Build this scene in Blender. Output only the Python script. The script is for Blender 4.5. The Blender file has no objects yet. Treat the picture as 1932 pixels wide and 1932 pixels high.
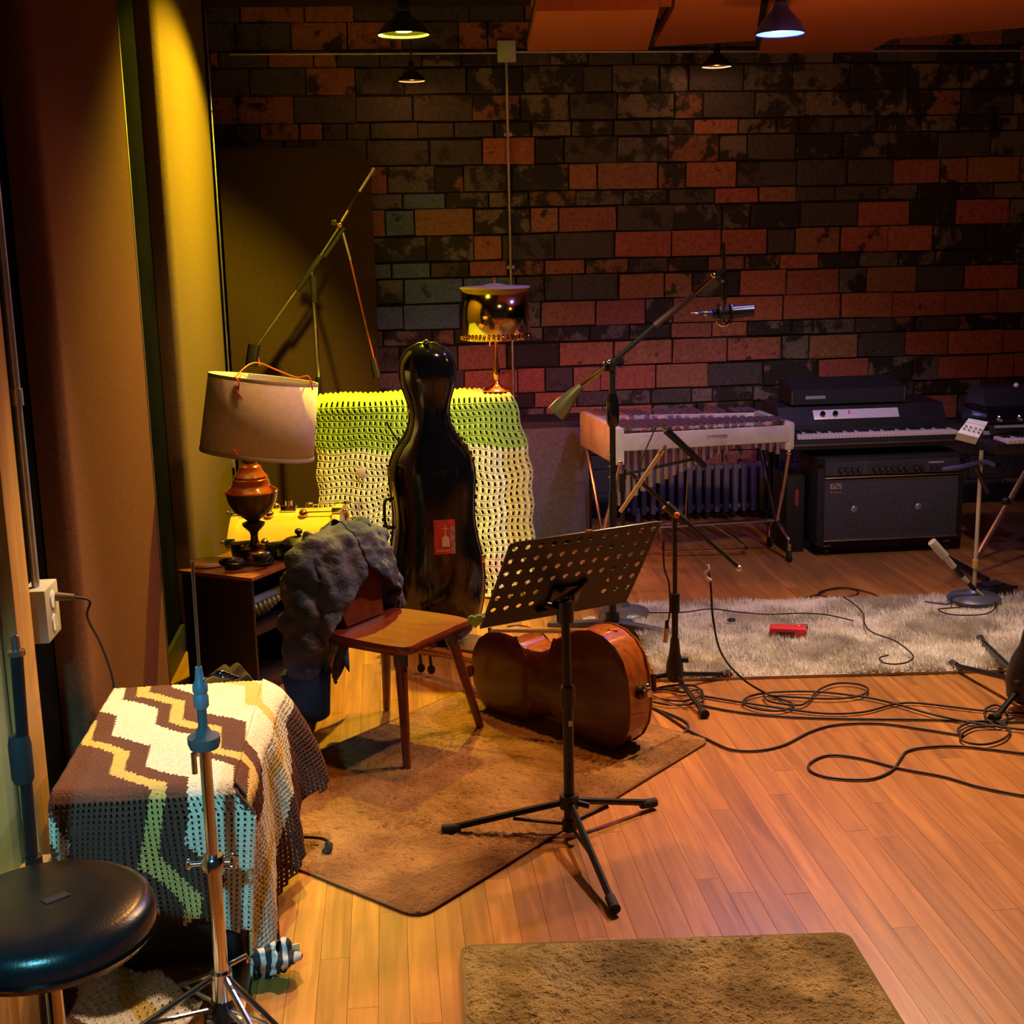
import bpy, bmesh, math, random
from mathutils import Vector, Matrix
import numpy as np
random.seed(7)
rng = np.random.default_rng(7)
SC = bpy.context.scene
COL = SC.collection
PI = math.pi

# ------------------------------------------------------------------ camera
FPX, CPX, CAMH = 2450.0, 966.0, 1.68
_psi, _th, _rho = math.radians(5.3), math.radians(11.8), 0.022
_f0 = Vector((math.sin(_psi), math.cos(_psi), 0)); _r0 = Vector((math.cos(_psi), -math.sin(_psi), 0)); ZV = Vector((0, 0, 1))
_fw = _f0*math.cos(_th) - ZV*math.sin(_th); _up0 = _f0*math.sin(_th) + ZV*math.cos(_th)
_R = _r0*math.cos(_rho) - _up0*math.sin(_rho); _U = _r0*math.sin(_rho) + _up0*math.cos(_rho)
CAMO = Vector((0, 0, CAMH))
cam = bpy.data.cameras.new('camera'); cam.sensor_width = 36.0; cam.lens = 36.0*FPX/1932.0
cam.clip_start = 0.05; cam.clip_end = 60
camo = bpy.data.objects.new('camera', cam); COL.objects.link(camo)
M = Matrix((( _R.x, _U.x, -_fw.x, 0), (_R.y, _U.y, -_fw.y, 0), (_R.z, _U.z, -_fw.z, 0), (0, 0, 0, 1)))
M.translation = CAMO
camo.matrix_world = M
SC.camera = camo

# ------------------------------------------------------------------ world, exposure
w = bpy.data.worlds.new('world'); SC.world = w; w.use_nodes = True
bg = w.node_tree.nodes['Background']; bg.inputs[0].default_value = (0.26, 0.24, 0.34, 1); bg.inputs[1].default_value = 0.028
SC.view_settings.view_transform = 'Standard'; SC.view_settings.look = 'None'
SC.view_settings.exposure = 0.8; SC.view_settings.gamma = 1.0; SC.view_settings.use_curve_mapping = False
SC.cycles.use_denoising = True
SC.cycles.sample_clamp_indirect = 4.0
SC.cycles.max_bounces = 6; SC.cycles.diffuse_bounces = 3; SC.cycles.glossy_bounces = 3

# ------------------------------------------------------------------ room lamps (coloured spots hung from the ceiling) and added fill lights
def spot(name, loc, to, color, watts, deg=110, blend=.6, size=.05):
    l = bpy.data.lights.new(name, 'SPOT'); l.color = color; l.energy = watts
    l.spot_size = math.radians(deg); l.spot_blend = blend; l.shadow_soft_size = size
    o = bpy.data.objects.new(name, l); COL.objects.link(o); o.location = loc
    o.rotation_euler = (Vector(to)-Vector(loc)).to_track_quat('-Z', 'Y').to_euler()
    return o
def point(name, loc, color, watts, size=.04):
    l = bpy.data.lights.new(name, 'POINT'); l.color = color; l.energy = watts; l.shadow_soft_size = size
    o = bpy.data.objects.new(name, l); COL.objects.link(o); o.location = loc
    return o
LI = dict(
 yellow=spot('yellow_lamp_light', (.12, 5.95, 2.5), (-2.15, 5.70, 0), (1, .76, .02), 265, 120, .35, .03),
 blue=spot('blue_lamp_light', (1.75, 5.8, 2.5), (1.4, 5.2, 0), (.12, .14, 1), 40, 150, .5, .03),
 lime=spot('lime_lamp_light', (2.75, 6.0, 2.80), (2.45, 6.2, 0), (.90, 1, .15), 24, 130, .5, .04),
 warmrug=spot('warm_lamp_light', (2.1, 5.0, 2.85), (1.9, 3.3, 0), (1, .67, .37), 235, 110, .9, .06),
 pinkfront=spot('pink_lamp_light', (1.25, 4.5, 2.85), (.95, 2.7, 0), (1, .48, .20), 100, 85, .9, .06),
 orangemid=spot('orange_lamp_light', (.25, 4.9, 2.85), (.1, 3.2, 0), (1, .40, .10), 105, 90, .9, .06),
 peach=spot('peach_lamp_light', (-.25, 3.75, 2.85), (-.52, 3.1, .4), (1, .70, .44), 185, 36, .7, .05),
 redwall=spot('red_lamp_light', (2.6, 5.5, 2.80), (2.6, 7.75, .9), (1, .38, .33), 38, 86, .9, .06),
 panel=spot('amber_lamp_light', (.75, 4.7, 2.60), (-.62, 4.85, 1.05), (1, .56, .24), 40, 52, .8, .06),
 violet=spot('violet_lamp_light', (1.55, 4.0, 2.8), (1.1, 2.75, 0), (.45, .2, 1), 18, 45, .9, .05),
 teal=spot('teal_lamp_light', (-.66, .0, 2.35), (-.64, 2.8, .34), (.14, .60, .76), 250, 22, .8, .08),
 backline=spot('backline_fill_light', (2.0, 4.3, 2.85), (2.15, 6.6, .45), (1, .72, .52), 62, 52, .8, .06),  # added fill, no fixture: brightens the amplifier and vibraphone fronts
 cream=spot('blanket_fill_light', (.95, 4.3, 2.85), (.52, 6.0, .50), (1, .84, .66), 130, 36, .8, .06),  # added fill, no fixture: brightens the right half of the green blanket
 ceiling_fill=point('ceiling_fill_light', (1.9, 5.2, 2.05), (1, .33, .09), 6, .06),  # added unseen fill that lights the ceiling panels from below
)

# ------------------------------------------------------------------ helpers
def ray(x, y): return _fw + _R*((x-CPX)/FPX) - _U*((y-CPX)/FPX)
def atZ(x, y, h=0.0): d = ray(x, y); return CAMO + d*((h-CAMH)/d.z)
def atY(x, y, Y): d = ray(x, y); return CAMO + d*(Y/d.y)
def atX(x, y, X): d = ray(x, y); return CAMO + d*(X/d.x)
def proj(p):
    v = Vector(p)-CAMO; d = v.dot(_fw); return (CPX+FPX*v.dot(_R)/d, CPX-FPX*v.dot(_U)/d, d)

def nd(nt, typ, **kw):
    n = nt.nodes.new(typ)
    for k, v in kw.items():
        if isinstance(k, str) and k.startswith('i_'): n.inputs[k[2:].replace('_', ' ')].default_value = v
        else: setattr(n, k, v)
    return n
MATS = {}
def mat(name, col, rough=.5, metal=0.0, var=.15, nscale=8.0, bump=0.0, bscale=60.0, coat=0.0, emit=None, estr=0.0, sheen=0.0, stretch=None, trans=0.0, spec=None):
    if name in MATS: return MATS[name]
    m = bpy.data.materials.new(name); m.use_nodes = True; nt = m.node_tree; b = nt.nodes['Principled BSDF']; L = nt.links
    b.inputs['Roughness'].default_value = rough; b.inputs['Metallic'].default_value = metal
    b.inputs['Coat Weight'].default_value = coat; b.inputs['Coat Roughness'].default_value = .08
    b.inputs['Sheen Weight'].default_value = sheen
    b.inputs['Transmission Weight'].default_value = trans
    if spec is not None: b.inputs['Specular IOR Level'].default_value = spec
    tc = nd(nt, 'ShaderNodeTexCoord'); src = tc.outputs['Object']
    if stretch:
        mp = nd(nt, 'ShaderNodeMapping'); mp.inputs['Scale'].default_value = stretch; L.new(src, mp.inputs[0]); src = mp.outputs[0]
    n = nd(nt, 'ShaderNodeTexNoise'); n.inputs['Scale'].default_value = nscale; n.inputs['Detail'].default_value = 4; L.new(src, n.inputs['Vector'])
    r = nd(nt, 'ShaderNodeValToRGB')
    c = Vector(col[:3])
    r.color_ramp.elements[0].position = .3; r.color_ramp.elements[1].position = .7
    r.color_ramp.elements[0].color = (*(c*(1-var)), 1); r.color_ramp.elements[1].color = (*[min(1, q) for q in c*(1+var)], 1)
    L.new(n.outputs['Fac'], r.inputs[0]); L.new(r.outputs[0], b.inputs['Base Color'])
    if bump:
        n2 = nd(nt, 'ShaderNodeTexNoise'); n2.inputs['Scale'].default_value = bscale; n2.inputs['Detail'].default_value = 3; L.new(src, n2.inputs['Vector'])
        bp = nd(nt, 'ShaderNodeBump'); bp.inputs['Strength'].default_value = bump; bp.inputs['Distance'].default_value = .01
        L.new(n2.outputs['Fac'], bp.inputs['Height']); L.new(bp.outputs[0], b.inputs['Normal'])
    if emit:
        b.inputs['Emission Color'].default_value = (*emit, 1); b.inputs['Emission Strength'].default_value = estr
    MATS[name] = m
    return m

def rotm(axis_from, axis_to): return Vector(axis_from).rotation_difference(Vector(axis_to)).to_matrix()
class MB:
    def __init__(s): s.v = []; s.f = []; s.uv = None
    def add(s, vs, fs):
        o = len(s.v); s.v += [tuple(q) for q in vs]; s.f += [tuple(i+o for i in f) for f in fs]; return s
    def box(s, c, size, rot=None, ch=0.0):
        c = Vector(c); hx, hy, hz = [q/2 for q in size]
        if ch <= 0:
            vs = [Vector((x*hx, y*hy, z*hz)) for z in (-1, 1) for y in (-1, 1) for x in (-1, 1)]
            fs = [(0, 2, 3, 1), (4, 5, 7, 6), (0, 1, 5, 4), (2, 6, 7, 3), (0, 4, 6, 2), (1, 3, 7, 5)]
        else:
            bm = bmesh.new(); bmesh.ops.create_cube(bm, size=1)
            for q in bm.verts: q.co = Vector((q.co.x*2*hx, q.co.y*2*hy, q.co.z*2*hz))
            bmesh.ops.bevel(bm, geom=list(bm.edges), offset=ch, segments=2, affect='EDGES', profile=.6)
            bm.verts.index_update(); vs = [q.co.copy() for q in bm.verts]; fs = [[q.index for q in f.verts] for f in bm.faces]; bm.free()
        if rot is not None:
            R = rot if isinstance(rot, Matrix) else Matrix.Rotation(rot, 3, 'Z')
            vs = [R @ q for q in vs]
        return s.add([q+c for q in vs], fs)
    def cyl(s, p0, p1, r0, r1=None, n=16, caps=True):
        p0, p1 = Vector(p0), Vector(p1); r1 = r0 if r1 is None else r1
        R = rotm((0, 0, 1), (p1-p0).normalized())
        vs = []
        for p, r in ((p0, r0), (p1, r1)):
            for k in range(n):
                a = 2*PI*k/n; vs.append(p + R @ Vector((r*math.cos(a), r*math.sin(a), 0)))
        fs = [(k, (k+1) % n, n+(k+1) % n, n+k) for k in range(n)]
        if caps: fs += [tuple(range(n-1, -1, -1)), tuple(range(n, 2*n))]
        return s.add(vs, fs)
    def lathe(s, prof, base=(0, 0, 0), axis=(0, 0, 1), n=28, sx=1.0, sy=1.0, caps=True):
        R = rotm((0, 0, 1), Vector(axis).normalized()); base = Vector(base); vs = []
        for r, z in prof:
            for k in range(n):
                a = 2*PI*k/n; vs.append(base + R @ Vector((r*sx*math.cos(a), r*sy*math.sin(a), z)))
        fs = []
        for j in range(len(prof)-1):
            for k in range(n): fs.append((j*n+k, j*n+(k+1) % n, (j+1)*n+(k+1) % n, (j+1)*n+k))
        if caps and prof[0][0] > 1e-5: fs.append(tuple(range(n-1, -1, -1)))
        if caps and prof[-1][0] > 1e-5: fs.append(tuple((len(prof)-1)*n+k for k in range(n)))
        return s.add(vs, fs)
    def tube(s, pts, r, n=8, closed=False, caps=True):
        P = [Vector(p) for p in pts]; m = len(P); rr = r if isinstance(r, (list, tuple)) else [r]*m
        T = []
        for i in range(m):
            a = P[(i-1) % m] if (closed or i > 0) else P[i]; b = P[(i+1) % m] if (closed or i < m-1) else P[i]
            t = (b-a); T.append(t.normalized() if t.length > 1e-9 else Vector((0, 0, 1)))
        ref = Vector((0, 0, 1)) if abs(T[0].z) < .9 else Vector((1, 0, 0))
        N = (ref - T[0]*ref.dot(T[0])).normalized(); vs = []
        for i in range(m):
            N = (N - T[i]*N.dot(T[i]));
            N = N.normalized() if N.length > 1e-6 else Vector((1, 0, 0))
            B = T[i].cross(N)
            for k in range(n):
                a = 2*PI*k/n; vs.append(P[i] + (N*math.cos(a) + B*math.sin(a))*rr[i])
        fs = []
        for i in range(m if closed else m-1):
            j = (i+1) % m
            for k in range(n): fs.append((i*n+k, i*n+(k+1) % n, j*n+(k+1) % n, j*n+k))
        if not closed and caps: fs += [tuple(range(n-1, -1, -1)), tuple((m-1)*n+k for k in range(n))]
        return s.add(vs, fs)
    def prism(s, outline, o, ax, ay, depth):
        """outline of (a,b) in plane ax/ay at origin o, extruded by vector depth"""
        o, ax, ay, d = Vector(o), Vector(ax), Vector(ay), Vector(depth); n = len(outline)
        b = [o+ax*p[0]+ay*p[1] for p in outline]
        vs = b + [q+d for q in b]
        fs = [tuple(range(n-1, -1, -1)), tuple(range(n, 2*n))] + [(k, (k+1) % n, n+(k+1) % n, n+k) for k in range(n)]
        return s.add(vs, fs)
    def sphere(s, c, r, n=14, sc=(1, 1, 1)):
        c = Vector(c); m = n//2; vs = [c+Vector((0, 0, -r*sc[2]))]
        for j in range(1, m):
            t = -PI/2+PI*j/m
            for k in range(n):
                a = 2*PI*k/n; vs.append(c+Vector((r*sc[0]*math.cos(t)*math.cos(a), r*sc[1]*math.cos(t)*math.sin(a), r*sc[2]*math.sin(t))))
        vs.append(c+Vector((0, 0, r*sc[2]))); fs = []
        for k in range(n): fs.append((0, 1+(k+1) % n, 1+k))
        for j in range(m-2):
            for k in range(n): fs.append((1+j*n+k, 1+j*n+(k+1) % n, 1+(j+1)*n+(k+1) % n, 1+(j+1)*n+k))
        t = len(vs)-1; b0 = 1+(m-2)*n
        for k in range(n): fs.append((b0+k, b0+(k+1) % n, t))
        return s.add(vs, fs)
    def grid(s, fn, nu, nv, wrap=False):
        o = []; 
        for j in range(nv+1):
            for i in range(nu if wrap else nu+1): o.append(fn(i/nu, j/nv))
        w_ = nu if wrap else nu+1; fs = []
        for j in range(nv):
            for i in range(nu): fs.append((j*w_+i, j*w_+(i+1) % w_, (j+1)*w_+(i+1) % w_, (j+1)*w_+i))
        return s.add(o, fs)
    def mesh(s, name, m, smooth=40, recalc=True):
        me = bpy.data.meshes.new(name); me.from_pydata(s.v, [], s.f)
        if recalc:
            bm = bmesh.new(); bm.from_mesh(me); bmesh.ops.recalc_face_normals(bm, faces=bm.faces); bm.to_mesh(me); bm.free()
        me.materials.append(m)
        if smooth:
            me.polygons.foreach_set('use_smooth', [True]*len(me.polygons))
            if smooth < 180: me.set_sharp_from_angle(angle=math.radians(smooth))
        me.update(); return me
    def build(s, name, m, parent=None, smooth=40, recalc=True, loc=None):
        o = bpy.data.objects.new(name, s.mesh(name, m, smooth, recalc)); COL.objects.link(o)
        if parent is not None: o.parent = parent
        if loc is not None: o.location = loc
        return o
def thing(name, label, cat, loc=(0, 0, 0), rz=0.0, group=None):
    o = bpy.data.objects.new(name, None); COL.objects.link(o); o.location = loc; o.rotation_euler = (0, 0, rz)
    o.empty_display_size = .05; o['label'] = label; o['category'] = cat
    if group: o['group'] = group
    return o
def tag(o, label, cat, group=None):
    o['label'] = label; o['category'] = cat
    if group: o['group'] = group
    return o
def struct(o, label=None):
    o['kind'] = 'structure'
    if label: o['label'] = label
    return o
def solid(o, t, off=0.0):
    md = o.modifiers.new('solidify', 'SOLIDIFY'); md.thickness = t; md.offset = off; return o
def subd(o, n=1):
    md = o.modifiers.new('subsurf', 'SUBSURF'); md.levels = n; md.render_levels = n; return o
def smoothpath(pts, k=6, closed=False):
    P = [Vector(p) for p in pts]; n = len(P); out = []
    for i in range(n if closed else n-1):
        g = lambda q: P[q % n] if closed else P[max(0, min(n-1, q))]
        p0, p1, p2, p3 = g(i-1), g(i), g(i+1), g(i+2)
        for j in range(k):
            t = j/k
            out.append(.5*((2*p1)+(p2-p0)*t+(2*p0-5*p1+4*p2-p3)*t*t+(3*p1-p0-3*p2+p3)*t**3))
    if not closed: out.append(P[-1])
    return out
def lerp(a, b, t): return a+(b-a)*t
def interp(tab, x):
    if x <= tab[0][0]: return tab[0][1]
    for (a, va), (b, vb) in zip(tab, tab[1:]):
        if x <= b: return va+(vb-va)*(x-a)/(b-a)
    return tab[-1][1]
def smooth_interp(tab, x):
    n = len(tab)
    if x <= tab[0][0]: return tab[0][1]
    if x >= tab[-1][0]: return tab[-1][1]
    for i in range(n-1):
        if tab[i][0] <= x <= tab[i+1][0]:
            t = (x-tab[i][0])/(tab[i+1][0]-tab[i][0])
            p0 = tab[max(0, i-1)][1]; p1 = tab[i][1]; p2 = tab[i+1][1]; p3 = tab[min(n-1, i+2)][1]
            return .5*((2*p1)+(p2-p0)*t+(2*p0-5*p1+4*p2-p3)*t*t+(3*p1-p0-3*p2+p3)*t**3)
def text_mesh(txt, size, m, name, depth=.0006):
    cu = bpy.data.curves.new('t', 'FONT'); cu.body = txt; cu.size = size; cu.extrude = depth; cu.align_x = 'CENTER'; cu.align_y = 'CENTER'
    o = bpy.data.objects.new('t', cu); COL.objects.link(o); dg = bpy.context.evaluated_depsgraph_get(); dg.update()
    me = bpy.data.meshes.new_from_object(o.evaluated_get(dg)); COL.objects.unlink(o); bpy.data.objects.remove(o)
    me.name = name; me.materials.clear(); me.materials.append(m)
    r = bpy.data.objects.new(name, me); COL.objects.link(r); return r
def crochet(S, nu, nv, hole, uvf=None, size=.45, ridge=.006, mb=None, keep=None):
    """knitted net: every cell is a ring of yarn round a hole, rows are raised ridges"""
    mb = mb or MB(); uvs = {}
    def nrm(u, v):
        e = .004; a = S(min(1, u+e), v)-S(max(0, u-e), v); b = S(u, min(1, v+e))-S(u, max(0, v-e)); n = a.cross(b)
        return n.normalized() if n.length > 1e-12 else ZV
    base = len(mb.v); idx = {}
    for j in range(nv+1):
        for i in range(nu+1):
            u, v = i/nu, j/nv
            idx[i, j] = len(mb.v); n_ = nrm(u, v)
            mb.v.append(tuple(S(u, v)+n_*(ridge*(.7+.3*math.sin(i*2.1+j)))))
            if uvf: uvs[idx[i, j]] = uvf(u, v)
    for j in range(nv):
        for i in range(nu):
            if keep and not keep((i+.5)/nu, (j+.5)/nv): continue
            c = [idx[i, j], idx[i+1, j], idx[i+1, j+1], idx[i, j+1]]
            if hole(i, j, (i+.5)/nu, (j+.5)/nv):
                k = []
                for (du, dv) in ((.5-size*.5, .5-size*.85), (.5+size*.5, .5-size*.85), (.5+size*.5, .5+size*.65), (.5-size*.5, .5+size*.65)):
                    u, v = (i+du)/nu, (j+dv)/nv; k.append(len(mb.v)); mb.v.append(tuple(S(u, v)-nrm(u, v)*ridge*.7))
                    if uvf: uvs[k[-1]] = uvf(u, v)
                for q in range(4): mb.f.append((c[q], c[(q+1) % 4], k[(q+1) % 4], k[q]))
            else:
                u, v = (i+.5)/nu, (j+.5)/nv; q = len(mb.v); mb.v.append(tuple(S(u, v)-nrm(u, v)*ridge*.3))
                if uvf: uvs[q] = uvf(u, v)
                for z in range(4): mb.f.append((c[z], c[(z+1) % 4], q))
    if mb.uv is None: mb.uv = {}
    mb.uv.update(uvs)
    return mb
def set_uv(me, uvs):
    lay = me.uv_layers.new(name='UVMap')
    for l in me.loops: lay.data[l.index].uv = uvs.get(l.vertex_index, (0, 0))
# ------------------------------------------------------------------ materials
black_paint = mat('black_paint', (.012, .012, .014), .55, var=.3)
black_metal = mat('black_metal', (.012, .012, .014), .32, .2, var=.2, nscale=20)
black_gloss = mat('black_gloss', (.004, .004, .005), .12, var=.1, coat=.6, spec=.4)
black_plastic = mat('black_plastic', (.014, .014, .016), .4, var=.25, nscale=30)
black_tolex = mat('black_tolex', (.012, .012, .013), .6, var=.3, nscale=60, bump=.3, bscale=300)
chrome = mat('chrome', (.72, .72, .74), .13, 1.0, var=.08, nscale=20)
steel = mat('steel', (.45, .45, .47), .3, 1.0, var=.15, nscale=20)
alu = mat('brushed_aluminium', (.8, .8, .8), .28, .8, var=.08, nscale=12)
brass = mat('brass', (.62, .42, .16), .18, 1.0, var=.2, nscale=10)
white_plastic = mat('white_plastic', (.7, .69, .66), .4, var=.08)
rubber = mat('rubber', (.015, .015, .017), .8, var=.2)
grey_paint = mat('grey_paint', (.32, .34, .37), .5, var=.15, nscale=15)

def plank_mat():
    m = bpy.data.materials.new('oak_plank'); m.use_nodes = True; nt = m.node_tree; b = nt.nodes['Principled BSDF']; L = nt.links
    tc = nd(nt, 'ShaderNodeNewGeometry'); oi = nd(nt, 'ShaderNodeObjectInfo')
    mp = nd(nt, 'ShaderNodeMapping'); mp.inputs['Scale'].default_value = (34, 2.2, 10); L.new(tc.outputs['Position'], mp.inputs[0])
    ad = nd(nt, 'ShaderNodeVectorMath', operation='ADD'); L.new(mp.outputs[0], ad.inputs[0])
    sc = nd(nt, 'ShaderNodeVectorMath', operation='SCALE'); sc.inputs[0].default_value = (17, 31, 7); L.new(oi.outputs['Random'], sc.inputs['Scale']); L.new(sc.outputs[0], ad.inputs[1])
    n = nd(nt, 'ShaderNodeTexNoise'); n.inputs['Scale'].default_value = 1.0; n.inputs['Detail'].default_value = 6; n.inputs['Distortion'].default_value = .6; L.new(ad.outputs[0], n.inputs['Vector'])
    r = nd(nt, 'ShaderNodeValToRGB'); e = r.color_ramp.elements
    e[0].position = .25; e[0].color = (.27, .100, .020, 1); e[1].position = .75; e[1].color = (.53, .232, .048, 1); L.new(n.outputs['Fac'], r.inputs[0])
    hs = nd(nt, 'ShaderNodeHueSaturation')
    mr = nd(nt, 'ShaderNodeMapRange'); mr.inputs['To Min'].default_value = .78; mr.inputs['To Max'].default_value = 1.12; L.new(oi.outputs['Random'], mr.inputs['Value'])
    L.new(mr.outputs[0], hs.inputs['Value']); L.new(r.outputs[0], hs.inputs['Color']); L.new(hs.outputs[0], b.inputs['Base Color'])
    b.inputs['Roughness'].default_value = .38
    bp = nd(nt, 'ShaderNodeBump'); bp.inputs['Strength'].default_value = .18; bp.inputs['Distance'].default_value = .004; L.new(n.outputs['Fac'], bp.inputs['Height']); L.new(bp.outputs[0], b.inputs['Normal'])
    return m
def brick_mat():
    m = bpy.data.materials.new('old_brick'); m.use_nodes = True; nt = m.node_tree; b = nt.nodes['Principled BSDF']; L = nt.links
    g = nd(nt, 'ShaderNodeNewGeometry'); oi = nd(nt, 'ShaderNodeObjectInfo')
    n = nd(nt, 'ShaderNodeTexNoise'); n.inputs['Scale'].default_value = 7; n.inputs['Detail'].default_value = 5; n.inputs['Roughness'].default_value = .65; L.new(g.outputs['Position'], n.inputs['Vector'])
    n2 = nd(nt, 'ShaderNodeTexNoise'); n2.inputs['Scale'].default_value = 45; n2.inputs['Detail'].default_value = 4; L.new(g.outputs['Position'], n2.inputs['Vector'])
    sub = nd(nt, 'ShaderNodeMath', operation='SUBTRACT'); L.new(n.outputs['Fac'], sub.inputs[0]); L.new(oi.outputs['Alpha'], sub.inputs[1])
    mr = nd(nt, 'ShaderNodeMapRange'); mr.inputs['From Min'].default_value = -.03; mr.inputs['From Max'].default_value = .03; L.new(sub.outputs[0], mr.inputs['Value'])
    v = nd(nt, 'ShaderNodeMix', data_type='RGBA', blend_type='MULTIPLY'); v.inputs['Factor'].default_value = .7
    L.new(oi.outputs['Color'], v.inputs['A']); rr = nd(nt, 'ShaderNodeMapRange'); rr.inputs['From Min'].default_value = .3; rr.inputs['From Max'].default_value = .7; rr.inputs['To Min'].default_value = .45; rr.inputs['To Max'].default_value = 1.2
    L.new(n2.outputs['Fac'], rr.inputs['Value']); L.new(rr.outputs[0], v.inputs['B'])
    mx = nd(nt, 'ShaderNodeMix', data_type='RGBA'); L.new(mr.outputs[0], mx.inputs['Factor']); mx.inputs['A'].default_value = (.022, .020, .022, 1); L.new(v.outputs['Result'], mx.inputs['B'])
    L.new(mx.outputs['Result'], b.inputs['Base Color']); b.inputs['Roughness'].default_value = .62
    bp = nd(nt, 'ShaderNodeBump'); bp.inputs['Strength'].default_value = .5; bp.inputs['Distance'].default_value = .008; L.new(n2.outputs['Fac'], bp.inputs['Height']); L.new(bp.outputs[0], b.inputs['Normal'])
    return m
def fabric_mat(name, c, rough=.95):
    m = mat(name, c, rough, var=.14, nscale=90, bump=.3, bscale=420, spec=.05); return m
PLANK = plank_mat(); BRICK = brick_mat()
mortar = mat('dark_mortar', (.020, .017, .017), .9, var=.4, nscale=30, bump=.5, bscale=90)

# ------------------------------------------------------------------ floor
FX0, FX1, FY0, FY1 = -.92, 4.7, .6, 7.76
mb = MB(); mb.box(((FX0+FX1)/2, (FY0+FY1)/2, -.035), (FX1-FX0, FY1-FY0, .04))
floor = struct(mb.build('floor', mat('subfloor', (.06, .028, .012), .8), smooth=0))
def unit_plank():
    bm = bmesh.new(); bmesh.ops.create_cube(bm, size=1)
    me = MB(); bm.free()
    h = .5
    vs = [(-h, -h, -h), (h, -h, -h), (h, h, -h), (-h, h, -h), (-h, -h, .38), (h, -h, .38), (h, h, .38), (-h, h, .38),
          (-h+.005, -h+.0003, h), (h-.005, -h+.0003, h), (h-.005, h-.0003, h), (-h+.005, h-.0003, h)]
    fs = [(0, 1, 5, 4), (1, 2, 6, 5), (2, 3, 7, 6), (3, 0, 4, 7), (4, 5, 9, 8), (5, 6, 10, 9), (6, 7, 11, 10), (7, 4, 8, 11), (8, 9, 10, 11)]
    me.add(vs, fs); return me
up = unit_plank(); upm = up.mesh('plank', PLANK, smooth=0)
PW = .070; planks = []
x = FX0
while x < FX1-.01:
    y = FY0 - random.uniform(0, .9)
    while y < FY1:
        l = random.uniform(.75, 1.7); y0, y1 = max(FY0, y), min(FY1, y+l)
        if y1-y0 > .05:
            cx, cy = x+PW/2, (y0+y1)/2
            best = 0
            for yy in np.linspace(y0, y1, 7):
                if yy < 2.0: continue
                q = proj((cx, yy, 0))
                if -10 < q[0] < 1942 and q[1] < 1960: best += 1/(q[2]**2)*(y1-y0)/7
            planks.append((best, cx, cy, y1-y0))
        y += l
    x += PW
planks.sort(key=lambda q: -q[0])
rest = MB()
for i, (b_, cx, cy, l) in enumerate(planks):
    dz = random.uniform(-.0003, .0)
    if i < 298:
        o = bpy.data.objects.new('plank', upm); COL.objects.link(o); o.parent = floor
        o.location = (cx, cy, -.0075+dz); o.scale = (PW-.0003, l-.0004, .015)
    else:
        rest.add([(cx+a*(PW-.0003), cy+b*(l-.0004), -.0075+dz+c*.015) for a, b, c in up.v], up.f)
o = rest.build('distant_planks', PLANK, floor, smooth=0); o['kind'] = 'stuff'

# ------------------------------------------------------------------ brick wall at the back
WY = 7.75
mb = MB(); mb.box((1.9, WY+.06, 1.5), (5.7, .12, 3.1))
wall_back = struct(mb.build('wall_back', mortar, smooth=0))
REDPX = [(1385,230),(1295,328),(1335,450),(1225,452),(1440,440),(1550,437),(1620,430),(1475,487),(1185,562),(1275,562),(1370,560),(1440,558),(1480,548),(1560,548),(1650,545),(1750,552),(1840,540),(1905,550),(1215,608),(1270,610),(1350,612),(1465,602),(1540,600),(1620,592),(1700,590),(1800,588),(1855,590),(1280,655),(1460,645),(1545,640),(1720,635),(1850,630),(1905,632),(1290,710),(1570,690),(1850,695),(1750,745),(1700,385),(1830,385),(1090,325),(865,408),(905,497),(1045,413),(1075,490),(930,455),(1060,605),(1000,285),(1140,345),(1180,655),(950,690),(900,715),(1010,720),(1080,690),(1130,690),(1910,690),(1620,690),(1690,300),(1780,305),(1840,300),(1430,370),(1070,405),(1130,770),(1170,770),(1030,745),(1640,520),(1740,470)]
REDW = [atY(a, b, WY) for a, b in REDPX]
BLUE_REFL = [atY(a, b, WY) for a, b in ((795,380),(760,408),(850,538),(800,505),(840,620),(735,505),(770,575),(750,620),(805,565),(880,538))]  # spots where blue light reflected by dark bricks is painted in
def unit_brick(seed):
    r = random.Random(seed); bm = bmesh.new(); bmesh.ops.create_cube(bm, size=1)
    bmesh.ops.bevel(bm, geom=[e for e in bm.edges if all(v.co.y < 0 for v in e.verts)], offset=.05, segments=1, affect='EDGES')
    for v in bm.verts: v.co += Vector((r.uniform(-.012, .012), r.uniform(-.06, .06) if v.co.y < 0 else 0, r.uniform(-.03, .03)))
    me = bpy.data.meshes.new('brick'); bm.to_mesh(me); bm.free(); me.materials.append(BRICK); return me
BM_ = [unit_brick(s) for s in range(6)]
HTS = [.142, .142, .082]; z = .0; k = 0; bricks = []
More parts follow.
